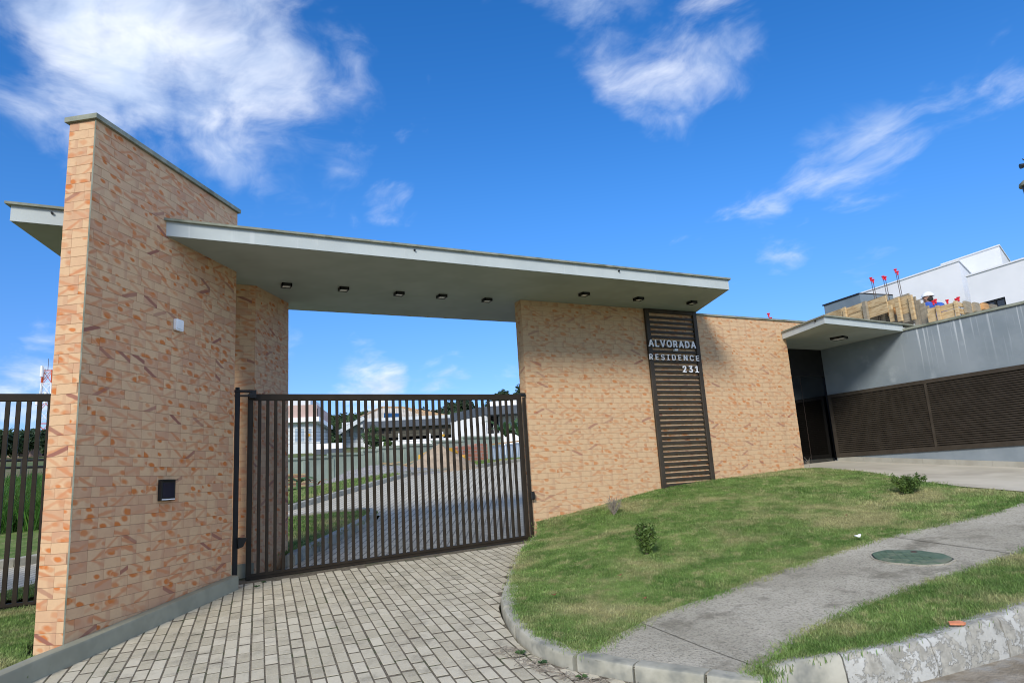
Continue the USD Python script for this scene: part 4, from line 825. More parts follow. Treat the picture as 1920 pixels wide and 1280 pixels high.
# ------------------------------------------------------------------ the worker
def chain(joints, bones, edge=.022, it=6):
    S = {}
    def ball(p, r): return manifold3d.Manifold.sphere(r, 20).translate(tuple(map(float, p)))
    tot = manifold3d.Manifold()
    for a, b in bones:
        tot = tot + manifold3d.Manifold.batch_hull([ball(*joints[a]), ball(*joints[b])])
    tot = tot.refine_to_length(edge); m = tot.to_mesh(); t = trimesh.Trimesh(m.vert_properties[:, :3], m.tri_verts); v0 = t.vertices.copy(); trimesh.smoothing.filter_taubin(t, iterations=it)
    v1 = np.array(t.vertices); bad = ~(np.linalg.norm(v1 - v0, axis=1) < .02); v1[bad] = v0[bad]; t.vertices = v1; return t
def worker():
    hp = at(1739, 555, 18.4)                # middle of the helmet
    # local frame: f = the way he faces (away and to the left), l = his left
    f = np.array([.12, .993, 0]); l = np.array([-.993, .12, 0]); up_ = np.array([0, 0, 1.0]); foot = 2.34
    H0 = np.array([hp[0], hp[1], foot])
    W_ = lambda a, b, c: H0 + f*a + l*b + up_*c
    hz = hp[2] - foot                       # helmet height over the slab
    head = hz - .05
    J = dict(pelvis=(W_(-.32, 0, .50), .155), waist=(W_(-.26, 0, .68), .15), chest=(W_(-.17, 0, head - .40), .175), shl=(W_(-.12, .19, head - .235), .088), shr=(W_(-.12, -.19, head - .235), .088), neck=(W_(-.07, 0, head - .20), .062), neck2=(W_(-.02, 0, head - .12), .058), skull=(W_(.0, 0, head), .098), jaw=(W_(.055, 0, head - .075), .058),
             ell=(W_(.10, .27, head - .50), .052), wrl=(W_(.28, .16, head - .62), .036), elr=(W_(.10, -.27, head - .50), .052), wrr=(W_(.28, -.16, head - .62), .036),
             hipl=(W_(-.30, .11, .48), .105), hipr=(W_(-.30, -.11, .48), .105), knl=(W_(.08, .16, .50), .072), knr=(W_(.02, -.14, .16), .072), anl=(W_(-.02, .14, .09), .047), anr=(W_(-.36, -.14, .10), .047), tol=(W_(.16, .15, .045), .04), tor=(W_(-.28, -.14, .04), .04))
    arms = [('shl', 'ell'), ('ell', 'wrl'), ('shr', 'elr'), ('elr', 'wrr')]; legs = [('pelvis', 'hipl'), ('pelvis', 'hipr'), ('hipl', 'knl'), ('knl', 'anl'), ('hipr', 'knr'), ('knr', 'anr'), ('anl', 'tol'), ('anr', 'tor')]
    torso = [('pelvis', 'waist'), ('waist', 'chest'), ('chest', 'shl'), ('chest', 'shr'), ('shl', 'shr'), ('chest', 'neck'), ('neck', 'neck2'), ('neck2', 'skull'), ('skull', 'jaw')]
    hands = []
    for sd, wr in ((1, 'wrl'), (-1, 'wrr')):
        base = J[wr][0]; J[f'pm{sd}'] = (base + f*.075 - up_*.03, .032); hands.append((wr, f'pm{sd}'))
        for q in range(4):
            J[f'k{sd}{q}'] = (base + f*.115 + l*(q - 1.5)*.019 - up_*.045, .010); J[f't{sd}{q}'] = (base + f*(.135 + .008*(q in (1, 2))) + l*(q - 1.5)*.02 - up_*(.085), .008); hands += [(f'pm{sd}', f'k{sd}{q}'), (f'k{sd}{q}', f't{sd}{q}')]
        J[f'th{sd}'] = (base + f*.06 - l*sd*.045 - up_*.05, .011); hands.append((f'pm{sd}', f'th{sd}'))
    nose = (J['jaw'][0] + f*.048 + up_*.055, .014); J['nose'] = nose; J['nb'] = (J['skull'][0] + f*.085 + up_*.01, .012)
    for sd in (1, -1): J[f'ear{sd}'] = (J['skull'][0] + l*sd*.095 - up_*.03, .018); J[f'ear2{sd}'] = (J['skull'][0] + l*sd*.097 - up_*.005, .02)
    bones = torso + arms + legs + hands + [('nose', 'nb'), ('ear1', 'ear21'), ('ear-1', 'ear2-1')]
    t = thing('person', 'worker in white helmet and blue shirt crouching behind the formwork', 'person')
    skin = blend('skin', (0.30, 0.16, 0.11), (0.36, 0.20, 0.14), 12, 0.55); put('body', chain(J, bones, .018, 5), skin, t, smooth=True)
    K = dict(J)
    for n_, g_ in (('pelvis', .012), ('waist', .018), ('chest', .018), ('shl', .02), ('shr', .02), ('neck', .012), ('ell', .018), ('elr', .018)): K[n_] = (J[n_][0], J[n_][1] + g_)
    K['ml'] = (J['ell'][0]*.75 + J['shl'][0]*.25, .072); K['mr'] = (J['elr'][0]*.75 + J['shr'][0]*.25, .072)
    g = G(); P = g.pos(); c = g.mix(g.rng(g.noise(P, 9, 4), .3, .7), (0.02, 0.07, 0.32), (0.035, 0.11, 0.44))
    shirt = g.make('blue_shirt', surface=g.bsdf(base_color=c, roughness=.85, normal=g.bump(g.noise(P, 14, 4), .6, .02)))
    put('shirt', chain(K, [('pelvis', 'waist'), ('waist', 'chest'), ('chest', 'shl'), ('chest', 'shr'), ('shl', 'shr'), ('chest', 'neck'), ('shl', 'ml'), ('shr', 'mr')], .02, 5), shirt, t, smooth=True)
    for n_, g_ in (('hipl', .02), ('hipr', .02), ('knl', .02), ('knr', .02), ('anl', .016), ('anr', .016)): K[n_] = (J[n_][0], J[n_][1] + g_)
    K['pelvis'] = (J['pelvis'][0] - up_*.02, J['pelvis'][1] + .006)
    put('trousers', chain(K, [('pelvis', 'hipl'), ('pelvis', 'hipr'), ('hipl', 'knl'), ('knl', 'anl'), ('hipr', 'knr'), ('knr', 'anr')], .025, 5), blend('grey_trousers', (0.05, 0.055, 0.065), (0.08, 0.085, 0.095), 9, .9), t, smooth=True)
    for a, b in (('anl', 'tol'), ('anr', 'tor')): put('boot', chain({'a': (J[a][0] - up_*.03, .058), 'b': (J[b][0], .05)}, [('a', 'b')], .03, 4), M['black'], t, smooth=True)
    s = trimesh.creation.icosphere(3, 1.0); v = s.vertices.copy(); keep = v[:, 2] > -.12
    v = v*np.array([.142, .118, .115]); R = np.column_stack([f, l, up_]); sh = trimesh.Trimesh(v, s.faces[keep[s.faces].all(1)], process=False); sh.vertices = sh.vertices@R.T + J['skull'][0] + up_*.035 - f*.005
    hl = put('helmet', sh, M['white_plastic'], t, smooth=True)
    a = np.linspace(-1.15, 1.15, 15); o_ = J['skull'][0] + up_*.03; V = []
    for q in a:
        d = f*math.cos(q)*.145 + l*math.sin(q)*.118; V += [o_ + d*.93 + up_*.004, o_ + d*(1.0 + .32*math.cos(q*1.3)) - up_*.018, o_ + d*(1.0 + .32*math.cos(q*1.3)) - up_*.024]
    F = []
    for i in range(14): F += [[3*i, 3*i + 3, 3*i + 1], [3*i + 1, 3*i + 3, 3*i + 4], [3*i + 1, 3*i + 4, 3*i + 2], [3*i + 2, 3*i + 4, 3*i + 5]]
    put('brim', (np.array(V), np.array(F)), M['white_plastic'], hl)
    put('hair', chain({'a': (J['skull'][0] - f*.03 - up_*.03, .085), 'b': (J['skull'][0] - f*.045 - up_*.075, .055)}, [('a', 'b')], .03, 3), blend('dark_hair', (0.02, 0.017, 0.015), (0.04, 0.035, 0.03), 30, .7), t, smooth=True)
    # pale print on the back of the shirt
    c0 = J['chest'][0] - f*.196 + up_*.08
    for k, (b_, z_, w_) in enumerate(((.0, 0, .09), (.02, -.022, .06))):
        m = MB(); m.beam(c0 + l*(b_ - w_) + up_*z_, c0 + l*(b_ + w_) + up_*(z_ + .012), .006, .012); m.build('shirt_print', M['white_plastic'], t)
worker()
# ------------------------------------------------------------------ white house on the right
wh = thing('white_house', 'big white modern house rising behind the formwork and worker', 'house')
fa = Face(1797, 490, 29, 83); s_far = fa.sz(1597, 553)[0]; za = fa.p[2]
WD = np.array([math.cos(math.radians(21)), math.sin(math.radians(21))])     # its side walls run skew to the front
def skew_block(f, s0, s1, depth, z1, name, cap=.05, over=.035):
    P = Polygon([f.o + f.u*s0, f.o + f.u*s1, f.o + f.u*s1 + WD*depth, f.o + f.u*s0 + WD*depth])
    MB().prism(P, -.2, z1).build(name, M['white_wall'], wh); MB().prism(P.buffer(over, join_style=2), z1 + .001, z1 + cap).build('parapet_cap', M['white_wall'], wh)
skew_block(fa, 0, s_far, 5, za, 'wall')
fb = Face(1812, 519, 27.6, 83); zb2 = fb.p[2]
wz = [fb.sz(1836, 566), fb.sz(1884, 556)]; w0, w1 = sorted((wz[0][0], wz[1][0])); wt = wz[1][1]; wb_ = wt - .75
b = MB(); fb.box(b, 0, w1, -.2, zb2, 0, -.25); fb.box(b, w0, -7, -.2, zb2, 0, -.25); fb.box(b, w0, w1, wt, zb2, 0, -.25); fb.box(b, w0, w1, -.2, wb_, 0, -.25); fb.box(b, 0, -7, -.2, zb2 - .01, -.26, -7); b.build('wall', M['white_wall'], wh)
b = MB(); fb.box(b, .035, -7.03, zb2 + .001, zb2 + .05, .035, -7.03); b.build('parapet_cap', M['white_wall'], wh)
wn = MB(); e = .06
fb.box(wn, w0, w0 + e, wb_, wt, -.02, -.10); fb.box(wn, w1 - e, w1, wb_, wt, -.02, -.10); fb.box(wn, w0 + e, w1 - e, wt - e, wt, -.02, -.10); fb.box(wn, w0 + e, w1 - e, wb_, wb_ + e, -.02, -.10); fb.box(wn, (w0*.58 + w1*.42) - .03, (w0*.58 + w1*.42) + .03, wb_ + e, wt - e, -.02, -.10)
wf = wn.build('window', M['black'], wh); b = MB(); fb.box(b, w0 + .03, w1 - .03, wb_ + .03, wt - .03, -.05, -.065); b.build('pane', M['pane'], wf)
ft = Face(1873, 461, 33, 83); zt_ = ft.p[2]; st_ = ft.sz(1765, 493)[0]
skew_block(ft, 0, st_, 4, zt_, 'tower_wall')
fg = Face(1600, 555, 29.6, 83); zg = fg.p[2]; sg_ = fg.sz(1545, 575)[0]
b = MB(); fg.box(b, -.3, sg_, -.2, zg, 0, -5); b.build('grey_wing', M['blue_grey'], wh, label='blue-grey lower wing at the left end'); b = MB(); fg.box(b, -.3, sg_ + .05, zg + .001, zg + .05, .04, -5); b.build('parapet_cap', M['black'], wh)
# ------------------------------------------------------------------ lamp post peeping in at the right edge
lpz = at(1933, 345, 15.2)
lp = thing('lamp_post', 'dark lamp post with pale cap just entering at the right edge', 'street lamp', (lpz[0] + .02, lpz[1] - .02, 0))
zc = lpz[2]; MB().tube([(0, 0, 2.345), (0, 0, zc - 1.2)], [.09, .08], 14).build('post', M['black'], lp)
MB().tube([(0, 0, zc - 1.3), (0, 0, zc - .85), (0, 0, zc - .02)], [.08, .11, .165], 16).build('lantern', M['black'], lp)
MB().tube([(0, 0, zc - .02), (0, 0, zc + .03), (0, 0, zc + .09), (0, 0, zc + .13)], [.21, .205, .135, .03], 18).build('cap', M['coping'], lp)
MB().tube([(0, 0, zc + .12), (.02, -.02, zc + .40), (0, 0, zc + .65)], .016, 6).build('finial_rod', M['black'], lp)
b = MB(); b.tube([(0, 0, zc + .38), (-.10, .09, zc + .36)], [.03, .05], 8); b.tube([(0, 0, zc + .40), (-.06, .05, zc + .5)], .009, 5); b.build('sensor', M['black'], lp)
# ------------------------------------------------------------------ manhole cover, litter, shard, leaves
mh = thing('manhole_cover', 'oval green ribbed access cover set in the concrete path', 'manhole cover')
mp = np.array([(6.26, 4.45), (6.28, 4.60), (6.42, 4.74), (6.62, 4.72), (6.78, 4.50), (6.80, 4.26), (6.70, 4.10), (6.52, 4.07), (6.36, 4.18)])
q = Polygon(mp).buffer(-.10).buffer(.10, quad_segs=12).simplify(.002)
HZ = lambda d: (lambda x, y: float(H(x, y)) + d)
MB().prism(q.buffer(.026), HZ(-.05), HZ(.013)).build('seat', M['black'], mh)
ring = np.array(q.buffer(.03).exterior.coords); rin = np.array(q.buffer(.012).exterior.coords)
for k in range(12):
    t0, t1 = k/12, (k + 1)/12; lo_, li_ = LineString(ring), LineString(rin); a_ = [lo_.interpolate(t, True).coords[0] for t in np.linspace(t0, t1, 5)]; c_ = [li_.interpolate(li_.project(Point(*p))).coords[0] for p in a_]
    pz = Polygon(a_ + c_[::-1]).buffer(0)
    if pz.geom_type == 'Polygon' and pz.area > 1e-5: MB().prism(pz, HZ(-.05), HZ(.0165)).build('rim', M['pavement'], mh)
MB().prism(q, HZ(-.04), HZ(.022)).build('lid', M['manhole'], mh)
for k in range(9):
    for sgn in (1, -1):
        ln = LineString([(6.1 + k*.085 - .5*sgn, 3.9), (6.1 + k*.085 + .5*sgn - .1, 4.9)]).intersection(q.buffer(-.03).intersection(sbox(5, 4.2, 6.62, 5)))
        if ln.length > .05: MB().prism(ln.buffer(.006, cap_style=2), HZ(.0225), HZ(.0265)).build('rib', M['manhole'], mh)
MB().prism(Point(6.70, 4.48).buffer(.03), HZ(.0225), HZ(.025)).build('lift_hole', M['steel'], mh); MB().prism(Point(6.36, 4.5).buffer(.012), HZ(.0225), HZ(.025)).build('lift_hole', M['black'], mh)
def flake(name, label, cat, pts, zoff, th, mat, bend=.0):
    x = thing(name, label, cat); P = np.array(pts); c = P.mean(0)
    MB().prism(Polygon(P), lambda a, b: float(H(a, b)) + zoff + bend*abs(a - c[0]), lambda a, b: float(H(a, b)) + zoff + th + bend*abs(a - c[0])).build('sheet' if th < .01 else 'body', mat, x)
flake('paper_scrap', 'crumpled white scrap lying on the lawn by the path', 'litter', [(6.76, 5.16), (6.79, 5.19), (6.815, 5.175), (6.85, 5.18), (6.855, 5.15), (6.82, 5.14), (6.80, 5.15)], .045, .006, M['litter'], .5)
flake('tile_shard', 'orange piece of tile lying on the whitewashed kerb', 'tile shard', [(5.00, 3.17), (5.035, 3.20), (5.10, 3.155), (5.09, 3.11), (5.06, 3.105)], .038, .012, M['shard'], .0)
for k, (x, y, ds) in enumerate(((3.36, 5.86, 'small red-brown dry leaf on the lawn near the driveway bend'), (3.86, 5.15, 'dry leaf on the lawn beside the footpath, nearest it'), (4.15, 5.9, 'tiny brown leaf in the middle of the lower lawn'), (7.6, 5.9, 'brown leaf on the lawn right of the white scrap'))):
    flake('dry_leaf', ds, 'leaf', [(x, y), (x + .03, y + .012), (x + .055, y), (x + .028, y - .014)], .05, .003, M['dryleaf'], .3)
# ------------------------------------------------------------------ plants
def leaf_cloud(rng_, n, center, rad, size, squash=1.0, up=.3, shell=.5, fold=True):
    """n small leaves (two triangles each) scattered in an ellipsoid"""
    d = rng_.normal(size=(n, 3)); d /= np.linalg.norm(d, axis=1)[:, None]; r = (shell + (1 - shell)*rng_.random(n))[:, None]
    P = np.array(center) + d*r*np.array([rad, rad, rad*squash]); nrm = d + rng_.normal(size=(n, 3))*.7 + [0, 0, up]; nrm /= np.linalg.norm(nrm, axis=1)[:, None]
    a = np.cross(nrm, rng_.normal(size=(n, 3))); a /= np.linalg.norm(a, axis=1)[:, None]; b = np.cross(nrm, a); s = size*rng_.uniform(.6, 1.3, n)[:, None]
    V = np.stack([P - a*s, P + b*s*.45 + nrm*s*.1, P + a*s, P - b*s*.45 + nrm*s*.1], 1).reshape(-1, 3)
    i = np.arange(n)*4; F = np.stack([i, i + 1, i + 2, i + 3], 1); return V, np.vstack([F[:, [0, 1, 2]], F[:, [0, 2, 3]]])
def join(parts):
    V, F, n = [], [], 0
    for v, f in parts: V.append(v); F.append(f + n); n += len(v)
    return np.vstack(V), np.vstack(F)
def shrub(label, x, y, h, w, seed, mat='shrub', n=900, leaf=.016):
    r = np.random.default_rng(seed); t = thing('shrub', label, 'shrub', (x, y, float(H(x, y)))); st = MB(); cl = []
    for k in range(16):
        a = r.uniform(0, 2*PI); rr = r.uniform(.15, 1)*w; top = np.array([math.cos(a)*rr, math.sin(a)*rr, h*r.uniform(.55, 1.0)*(1 - .25*(rr/w)**2)])
        st.tube([(0, 0, -.02), top*.5 + [0, 0, .03], top], [.008, .005, .002], 5)
        for q in np.linspace(.3, 1, 6): cl.append(leaf_cloud(r, n//96, top*q + r.normal(0, .012, 3), .045, leaf, 1.2, .6, .2))
    st.build('stems', M['bark'], t); put('foliage', join(cl), M[mat], t)
shrub('small upright leafy shrub in the middle of the near lawn', 4.95, 6.44, .36, .15, 21, n=2300, leaf=.020)
shrub('rounded dense green shrub near the concrete apron', 9.43, 6.24, .27, .26, 22, n=4600, leaf=.018)
def twiggy(name, label, x, y, h, w, n, seed):
    r = np.random.default_rng(seed); t = thing(name, label, 'weed', (x, y, float(H(x, y)))); b = MB()
    for k in range(n):
        a = r.uniform(0, 2*PI); rr = r.uniform(.1, 1)*w; z = h*r.uniform(.5, 1); m1 = np.array([math.cos(a)*rr*.5, math.sin(a)*rr*.5, z*.6]); e = np.array([math.cos(a)*rr, math.sin(a)*rr, z])
        b.tube([(0, 0, 0), m1, e], [.003, .0025, .0015], 4)
        for q in range(3):
            p = m1 + (e - m1)*r.random(); b.tube([p, p + r.normal(0, .035, 3) + [0, 0, .05]], [.002, .001], 3)
    b.build('twigs', M['dry_twig'], t)
twiggy('dry_bush', 'dry grey twiggy weed at the foot of the long wall', 6.09, 8.62, .24, .14, 60, 31)
twiggy('weed_stalk', 'thin pale weed stalk at the right end of the long wall', 11.12, 9.22, .26, .05, 5, 32)
def weed(label, x, y, zf, s, seed):
    r = np.random.default_rng(seed); t = thing('green_weed', label, 'weed', (x, y, float(zf(x, y)))); P = []
    for k in range(12):
        a = r.uniform(0, 2*PI); d = np.array([math.cos(a), math.sin(a), 0])*s*r.uniform(.5, 1); sd = np.array([-d[1], d[0], 0])*.25
        P.append((np.array([[0, 0, .005], d*.6 + sd + [0, 0, s*.5], d + [0, 0, s*.3], d*.6 - sd + [0, 0, s*.5]]), np.array([[0, 1, 2], [0, 2, 3]])))
    put('leaves', join(P), M['palm'], t)
weed('tiny green weed in the joint before the gate, farther from the pillar', 1.27, 9.12, DW, .045, 1); weed('tiny green weed in the paving joint nearest the pillar kerb end', 1.16, 8.93, DW, .05, 2); weed('green weed at the foot of the lawn kerb stones', 2.60, 5.08, DW, .06, 3)
# ------------------------------------------------------------------ grass
def tuft(r, n, h, spread, w):
    P = []
    for k in range(n):
        a = r.uniform(0, 2*PI); p = np.array([*(r.normal(0, spread, 2)), -.008]); d = np.array([math.cos(a), math.sin(a)]); L = h*r.uniform(.5, 1.1); ln = r.uniform(.2, 1.0)*L; sd = np.array([-d[1], d[0], 0])*w
        m1 = p + np.array([*(d*ln*.35), L*.6]); e = p + np.array([*(d*ln), L*.85])
        P.append((np.array([p - sd, p + sd, m1 + sd*.8, m1 - sd*.8, e]), np.array([[0, 1, 2], [0, 2, 3], [3, 2, 4]])))
    return join(P)
def grass(name, label, polys, zf, density, h, mat, seed, n=34, spread=.045, w=.0024, protos=6):
    r = np.random.default_rng(seed); pi = UsdGeom.PointInstancer.Define(stage, path_for(name)); tag(pi, label, 'grass', None, 'stuff'); rel = []
    for k in range(protos):
        m = put('tuft', tuft(r, n, h, spread, w), M[mat], pi.GetPrim()); rel.append(m.GetPath())
    pts = []
    from shapely.prepared import prep
    for poly in polys:
        x0, y0, x1, y1 = poly.bounds; N = int((x1 - x0)*(y1 - y0)*density); c = np.column_stack([r.uniform(x0, x1, N), r.uniform(y0, y1, N)])
        pp = prep(poly); pts.append(np.array([q for q in c if pp.contains(Point(*q))]).reshape(-1, 2))
    P = np.vstack(pts); Z = np.asarray(zf(P[:, 0], P[:, 1])); N = len(P); ang = r.uniform(0, 2*PI, N); sc = r.uniform(.6, 1.25, N)*(0.75 + .5*meshkit.noise(np.column_stack([P*1.7, np.zeros(N)]), 9))
    pi.CreatePrototypesRel().SetTargets(rel); pi.CreateProtoIndicesAttr(Vt.IntArray.FromNumpy(r.integers(0, protos, N).astype(np.int32)))
    pi.CreatePositionsAttr(Vt.Vec3fArray.FromNumpy(np.column_stack([P, Z]).astype(np.float32)))
    pi.CreateOrientationsAttr(Vt.QuathArray([Gf.Quath(float(math.cos(a/2)), 0, 0, float(math.sin(a/2))) for a in ang]))
    pi.CreateScalesAttr(Vt.Vec3fArray.FromNumpy(np.repeat(sc[:, None], 3, 1).astype(np.float32)))
    return N
cover = Polygon(mp).buffer(.05)
near = LAWN.buffer(-.015)
grass('lawn_grass', 'short mown grass covering the lawn slope', [near.intersection(sbox(0, 4, 8.4, 9.37))], lambda x, y: H(x, y) + .0, 760, .034, 'blade', 41)
grass('lawn_grass', 'short grass of the farther lawn by the porch', [near.intersection(sbox(8.4, 4, 14, 9.37))], lambda x, y: H(x, y) + .0, 320, .042, 'blade', 42, w=.0035, spread=.06)
grass('verge_grass', 'patchy longer grass on the strip along the kerb', [VERGE.intersection(sbox(3, 2, 9.5, 5)).buffer(-.01)], H, 900, .048, 'blade', 43)
grass('edge_grass', 'untrimmed grass fringe along path and kerb edges', [LineString(up[:8]).buffer(.035), LineString(lo[:7]).buffer(.035), LineString([(x + .14, y) for x, y in KERB_R[1:]]).buffer(.03)], H, 900, .042, 'blade', 44, n=24)
grass('left_lawn_grass', 'grass at the foot of the tall pillar', [leftlawn.intersection(sbox(-3, 5, 0, 9.35))], lambda x, y: DW(x, y) + .055, 500, .045, 'blade', 45)
grass('island_grass', 'grass on the lawn island beyond the gate', [ISLAND.buffer(-.05)], lambda x, y: DW(x, y) + .11, 160, .05, 'blade', 46, w=.005, spread=.08)

# dry straw and cut grass washed against the kerb at the foot of the lawn
def straw():
    r = np.random.default_rng(71); b = MB()
    for k in range(170):
        q = r.random(); P = np.array([(2.60, 5.35), (2.60, 4.95), (2.66, 4.62), (2.80, 4.30), (2.98, 3.98)]); t = q*3.999; i = int(t); p = P[i]*(1 - t + i) + P[i + 1]*(t - i) + r.normal(0, .05, 2) - [.05, .02]
        a = r.uniform(0, PI); L = r.uniform(.02, .075); d = np.array([math.cos(a), math.sin(a)])*L
        z0, z1 = float(DW(*(p - d))) + .003, float(DW(*(p + d))) + .003
        b.tube([(*(p - d), z0 + .002), (*p, (z0 + z1)/2 + r.uniform(.004, .014)), (*(p + d), z1 + .002)], [.0022, .002, .0012], 4)
    m = b.build('dry_straw', M['dry_twig']); tag(m, 'dry straw and cut grass washed against the foot of the lawn kerb', 'debris', None, 'stuff')
straw()
weed('small weed in the paving by the lowered kerb', 2.72, 4.40, DW, .05, 5); weed('green weed at the joint between the last two lawn kerb stones', 2.63, 4.80, DW, .055, 6)
# ------------------------------------------------------------------ beyond the gate
M['green_wall'] = blend('sage_green_wall', (0.27, 0.32, 0.265), (0.33, 0.38, 0.32), 1.2, 0.85, bump=(20, .3, .006), c3=(0.22, 0.26, 0.21), scale3=.5)
M['pinkish'] = blend('pinkish_parapet', (0.42, 0.30, 0.26), (0.47, 0.34, 0.30), 1.0, 0.8); M['pale_wall'] = blend('pale_blue_white_wall', (0.50, 0.54, 0.55), (0.58, 0.61, 0.62), .6, .8)
M['pale_glass'] = blend('pale_blue_glass', (0.26, 0.33, 0.40), (0.34, 0.41, 0.47), 3, .3)  # flat pale blue stands in for light bluish window glass
def tile_roof(name, c1, c2):
    g = G(); P = g.pos(); w = g.n('wave_texture', wave_type='bands', bands_direction='x', profile='sine', vector=g.n('mapping', mapping_type='point', vector=P, rotation=(0, 0, .3)) + '.vector', scale=1.4) + '.fac'
    w2 = g.n('wave_texture', wave_type='bands', bands_direction='z', profile='saw', vector=P, scale=2.0) + '.fac'
    c = g.mix(g.rng(g.noise(P, 1.4, 5), .35, .65), c1, c2); c = g.mix(g.m('multiply', g.rng(g.noise(P, 5, 5), .55, .7), .5), c, tuple(.55*q for q in c1))
    return g.make(name, surface=g.bsdf(base_color=c, roughness=.85, normal=g.bump(g.m('add', w, w2), .8, .05)))
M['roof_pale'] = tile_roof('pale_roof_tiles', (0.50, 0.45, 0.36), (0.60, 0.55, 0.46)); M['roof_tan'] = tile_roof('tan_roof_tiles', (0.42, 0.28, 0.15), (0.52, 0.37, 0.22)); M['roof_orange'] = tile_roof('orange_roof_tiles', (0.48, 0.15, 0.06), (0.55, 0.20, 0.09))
M['slate_fascia'] = blend('slate_grey_fascia', (0.060, 0.075, 0.095), (0.085, 0.10, 0.12), 1.2, .6); M['olive_wall'] = blend('olive_grey_wall', (0.06, 0.056, 0.042), (0.08, 0.075, 0.058), 1.0, .85)
M['sand'] = blend('building_sand', (0.33, 0.255, 0.175), (0.40, 0.315, 0.225), 2.5, .95, bump=(14, .9, .05), c3=(0.27, 0.20, 0.135), scale3=1.1)
M['gravel'] = blend('grey_gravel', (0.20, 0.20, 0.19), (0.38, 0.37, 0.36), 18, .95, bump=(26, 1.0, .04))
def sheeting():
    g = G(); P = g.pos(); c = g.mix(g.rng(g.noise(g.n('mapping', mapping_type='point', vector=P, scale=(3, 3, .4)) + '.vector', 1.5, 4), .35, .65), (0.42, 0.48, 0.55), (0.56, 0.62, 0.68)); return g.make('galvanised_sheet', surface=g.bsdf(base_color=c, roughness=.45, metallic=.3))
M['sheet'] = sheeting()
def hollow_block():
    g = G(); P = g.pos(); x, y, z = g.xyz(P); q = g.comb(g.m('add', g.m('multiply', x, .86), g.m('multiply', y, -.5)), z, 0.0)
    b = g.n('brick_texture', vector=q, color1=(0.40, 0.14, 0.09), color2=(0.48, 0.20, 0.13), mortar=(0.36, 0.30, 0.27), scale=1.0, mortar_size=.014, brick_width=.30, row_height=.16)
    c = g.mix(g.m('multiply', g.rng(g.noise(P, 1.1, 4), .55, .7), .6), b + '.color', (0.38, 0.33, 0.33)); return g.make('red_hollow_block', surface=g.bsdf(base_color=c, roughness=.9, normal=g.bump(b + '.fac', -.5, .02)))
M['block'] = hollow_block()
M['yellow'] = blend('machine_yellow', (0.55, 0.30, 0.03), (0.62, 0.36, 0.05), 3, .45); M['orange_paint'] = blend('orange_red_paint', (0.55, 0.09, 0.03), (0.6, 0.12, 0.05), 3, .5)

# sage boundary wall with stepped coping
gA, gB = at(520, 862, 26.8), at(935, 825, 33.5); ang_ = math.degrees(math.atan2(gB[1] - gA[1], gB[0] - gA[0]))
gwf = Face(520, 862, 26.8, ang_); gw = thing('boundary_wall', 'sage green rendered boundary wall with stepped coping beyond the road', 'wall')
tops = [(520, 863), (572, 861.5), (620, 856), (680, 849), (712, 842), (760, 838), (815, 833), (868, 824), (940, 818)]
for k in range(len(tops) - 1):
    s0, s1 = gwf.sz(*tops[k])[0], gwf.sz(*tops[k + 1])[0]; z = gwf.sz((tops[k][0] + tops[k + 1][0])/2, (tops[k][1] + tops[k + 1][1])/2)[1]
    b = MB(); gwf.box(b, s0 + .01, s1 - .01, z - 3.2, z, 0, -.2); b.build('wall_panel', M['green_wall'], gw); b = MB(); gwf.box(b, s0 - .02, s1 + .02, z + .001, z + .09, .05, -.25); b.build('coping', M['green_wall'], gw)
    b = MB(); gwf.box(b, s1 - .12, s1 + .12, z - 3.2, z - .02, .035, .001); b.build('pilaster', M['green_wall'], gw)
# red hollow-block wall
rb = Face(812, 840, 30.3, ang_ + 6); rw2 = thing('block_wall', 'unfinished red hollow-block wall with ragged top behind the sand heap', 'wall'); r = np.random.default_rng(3)
for k in range(10):
    x0, x1 = 812 + k*11.5, 812 + (k + 1)*11.5; a, c = rb.sz(x0, 842), rb.sz(x1, 842); zt = rb.sz((x0 + x1)/2, 843 - k*1.5 + r.uniform(-1.5, 1.5))[1]
    b = MB(); rb.box(b, a[0], c[0], zt - 3.0, zt, 0, -.15); b.build('block_course', M['block'], rw2)
# corrugated sheet fence
mf = Face(918, 828, 29.2, ang_ + 12); ms = thing('sheet_fence', 'curved site fence of corrugated metal sheets right of the block wall', 'fence')
for k in range(6):
    x0, x1 = 918 + k*14, 918 + (k + 1)*14; a, c = mf.sz(x0, 835), mf.sz(x1, 835); zt = mf.sz((x0 + x1)/2, 836 - k*2.0)[1]; n = 33; S = np.linspace(a[0], c[0], n); V = []
    for i, s in enumerate(S):
        d = .02*math.sin(i*2*PI/8) + .02*k; p = mf.o + mf.u*s + mf.n*d; V += [(*p, zt - 1.6), (*p, zt)]
    V = np.array(V); back = V - np.array([*mf.n, 0])*.004; m = len(V); F = []
    for i in range(n - 1): F += [[2*i, 2*i + 2, 2*i + 3, 2*i + 1], [m + 2*i, m + 2*i + 1, m + 2*i + 3, m + 2*i + 2]]
    F = np.array(F); F = np.vstack([F[:, [0, 1, 2]], F[:, [0, 2, 3]]]); put('metal_sheet', (np.vstack([V, back]), F), M['sheet'], ms)
b = MB(); a, c = mf.sz(918, 833), mf.sz(1002, 823); b.beam((*(mf.o + mf.u*a[0] + mf.n*.05), a[1]), (*(mf.o + mf.u*c[0] + mf.n*.14), c[1]), .05, .05); b.build('top_rail', M['wood_orange'], ms)
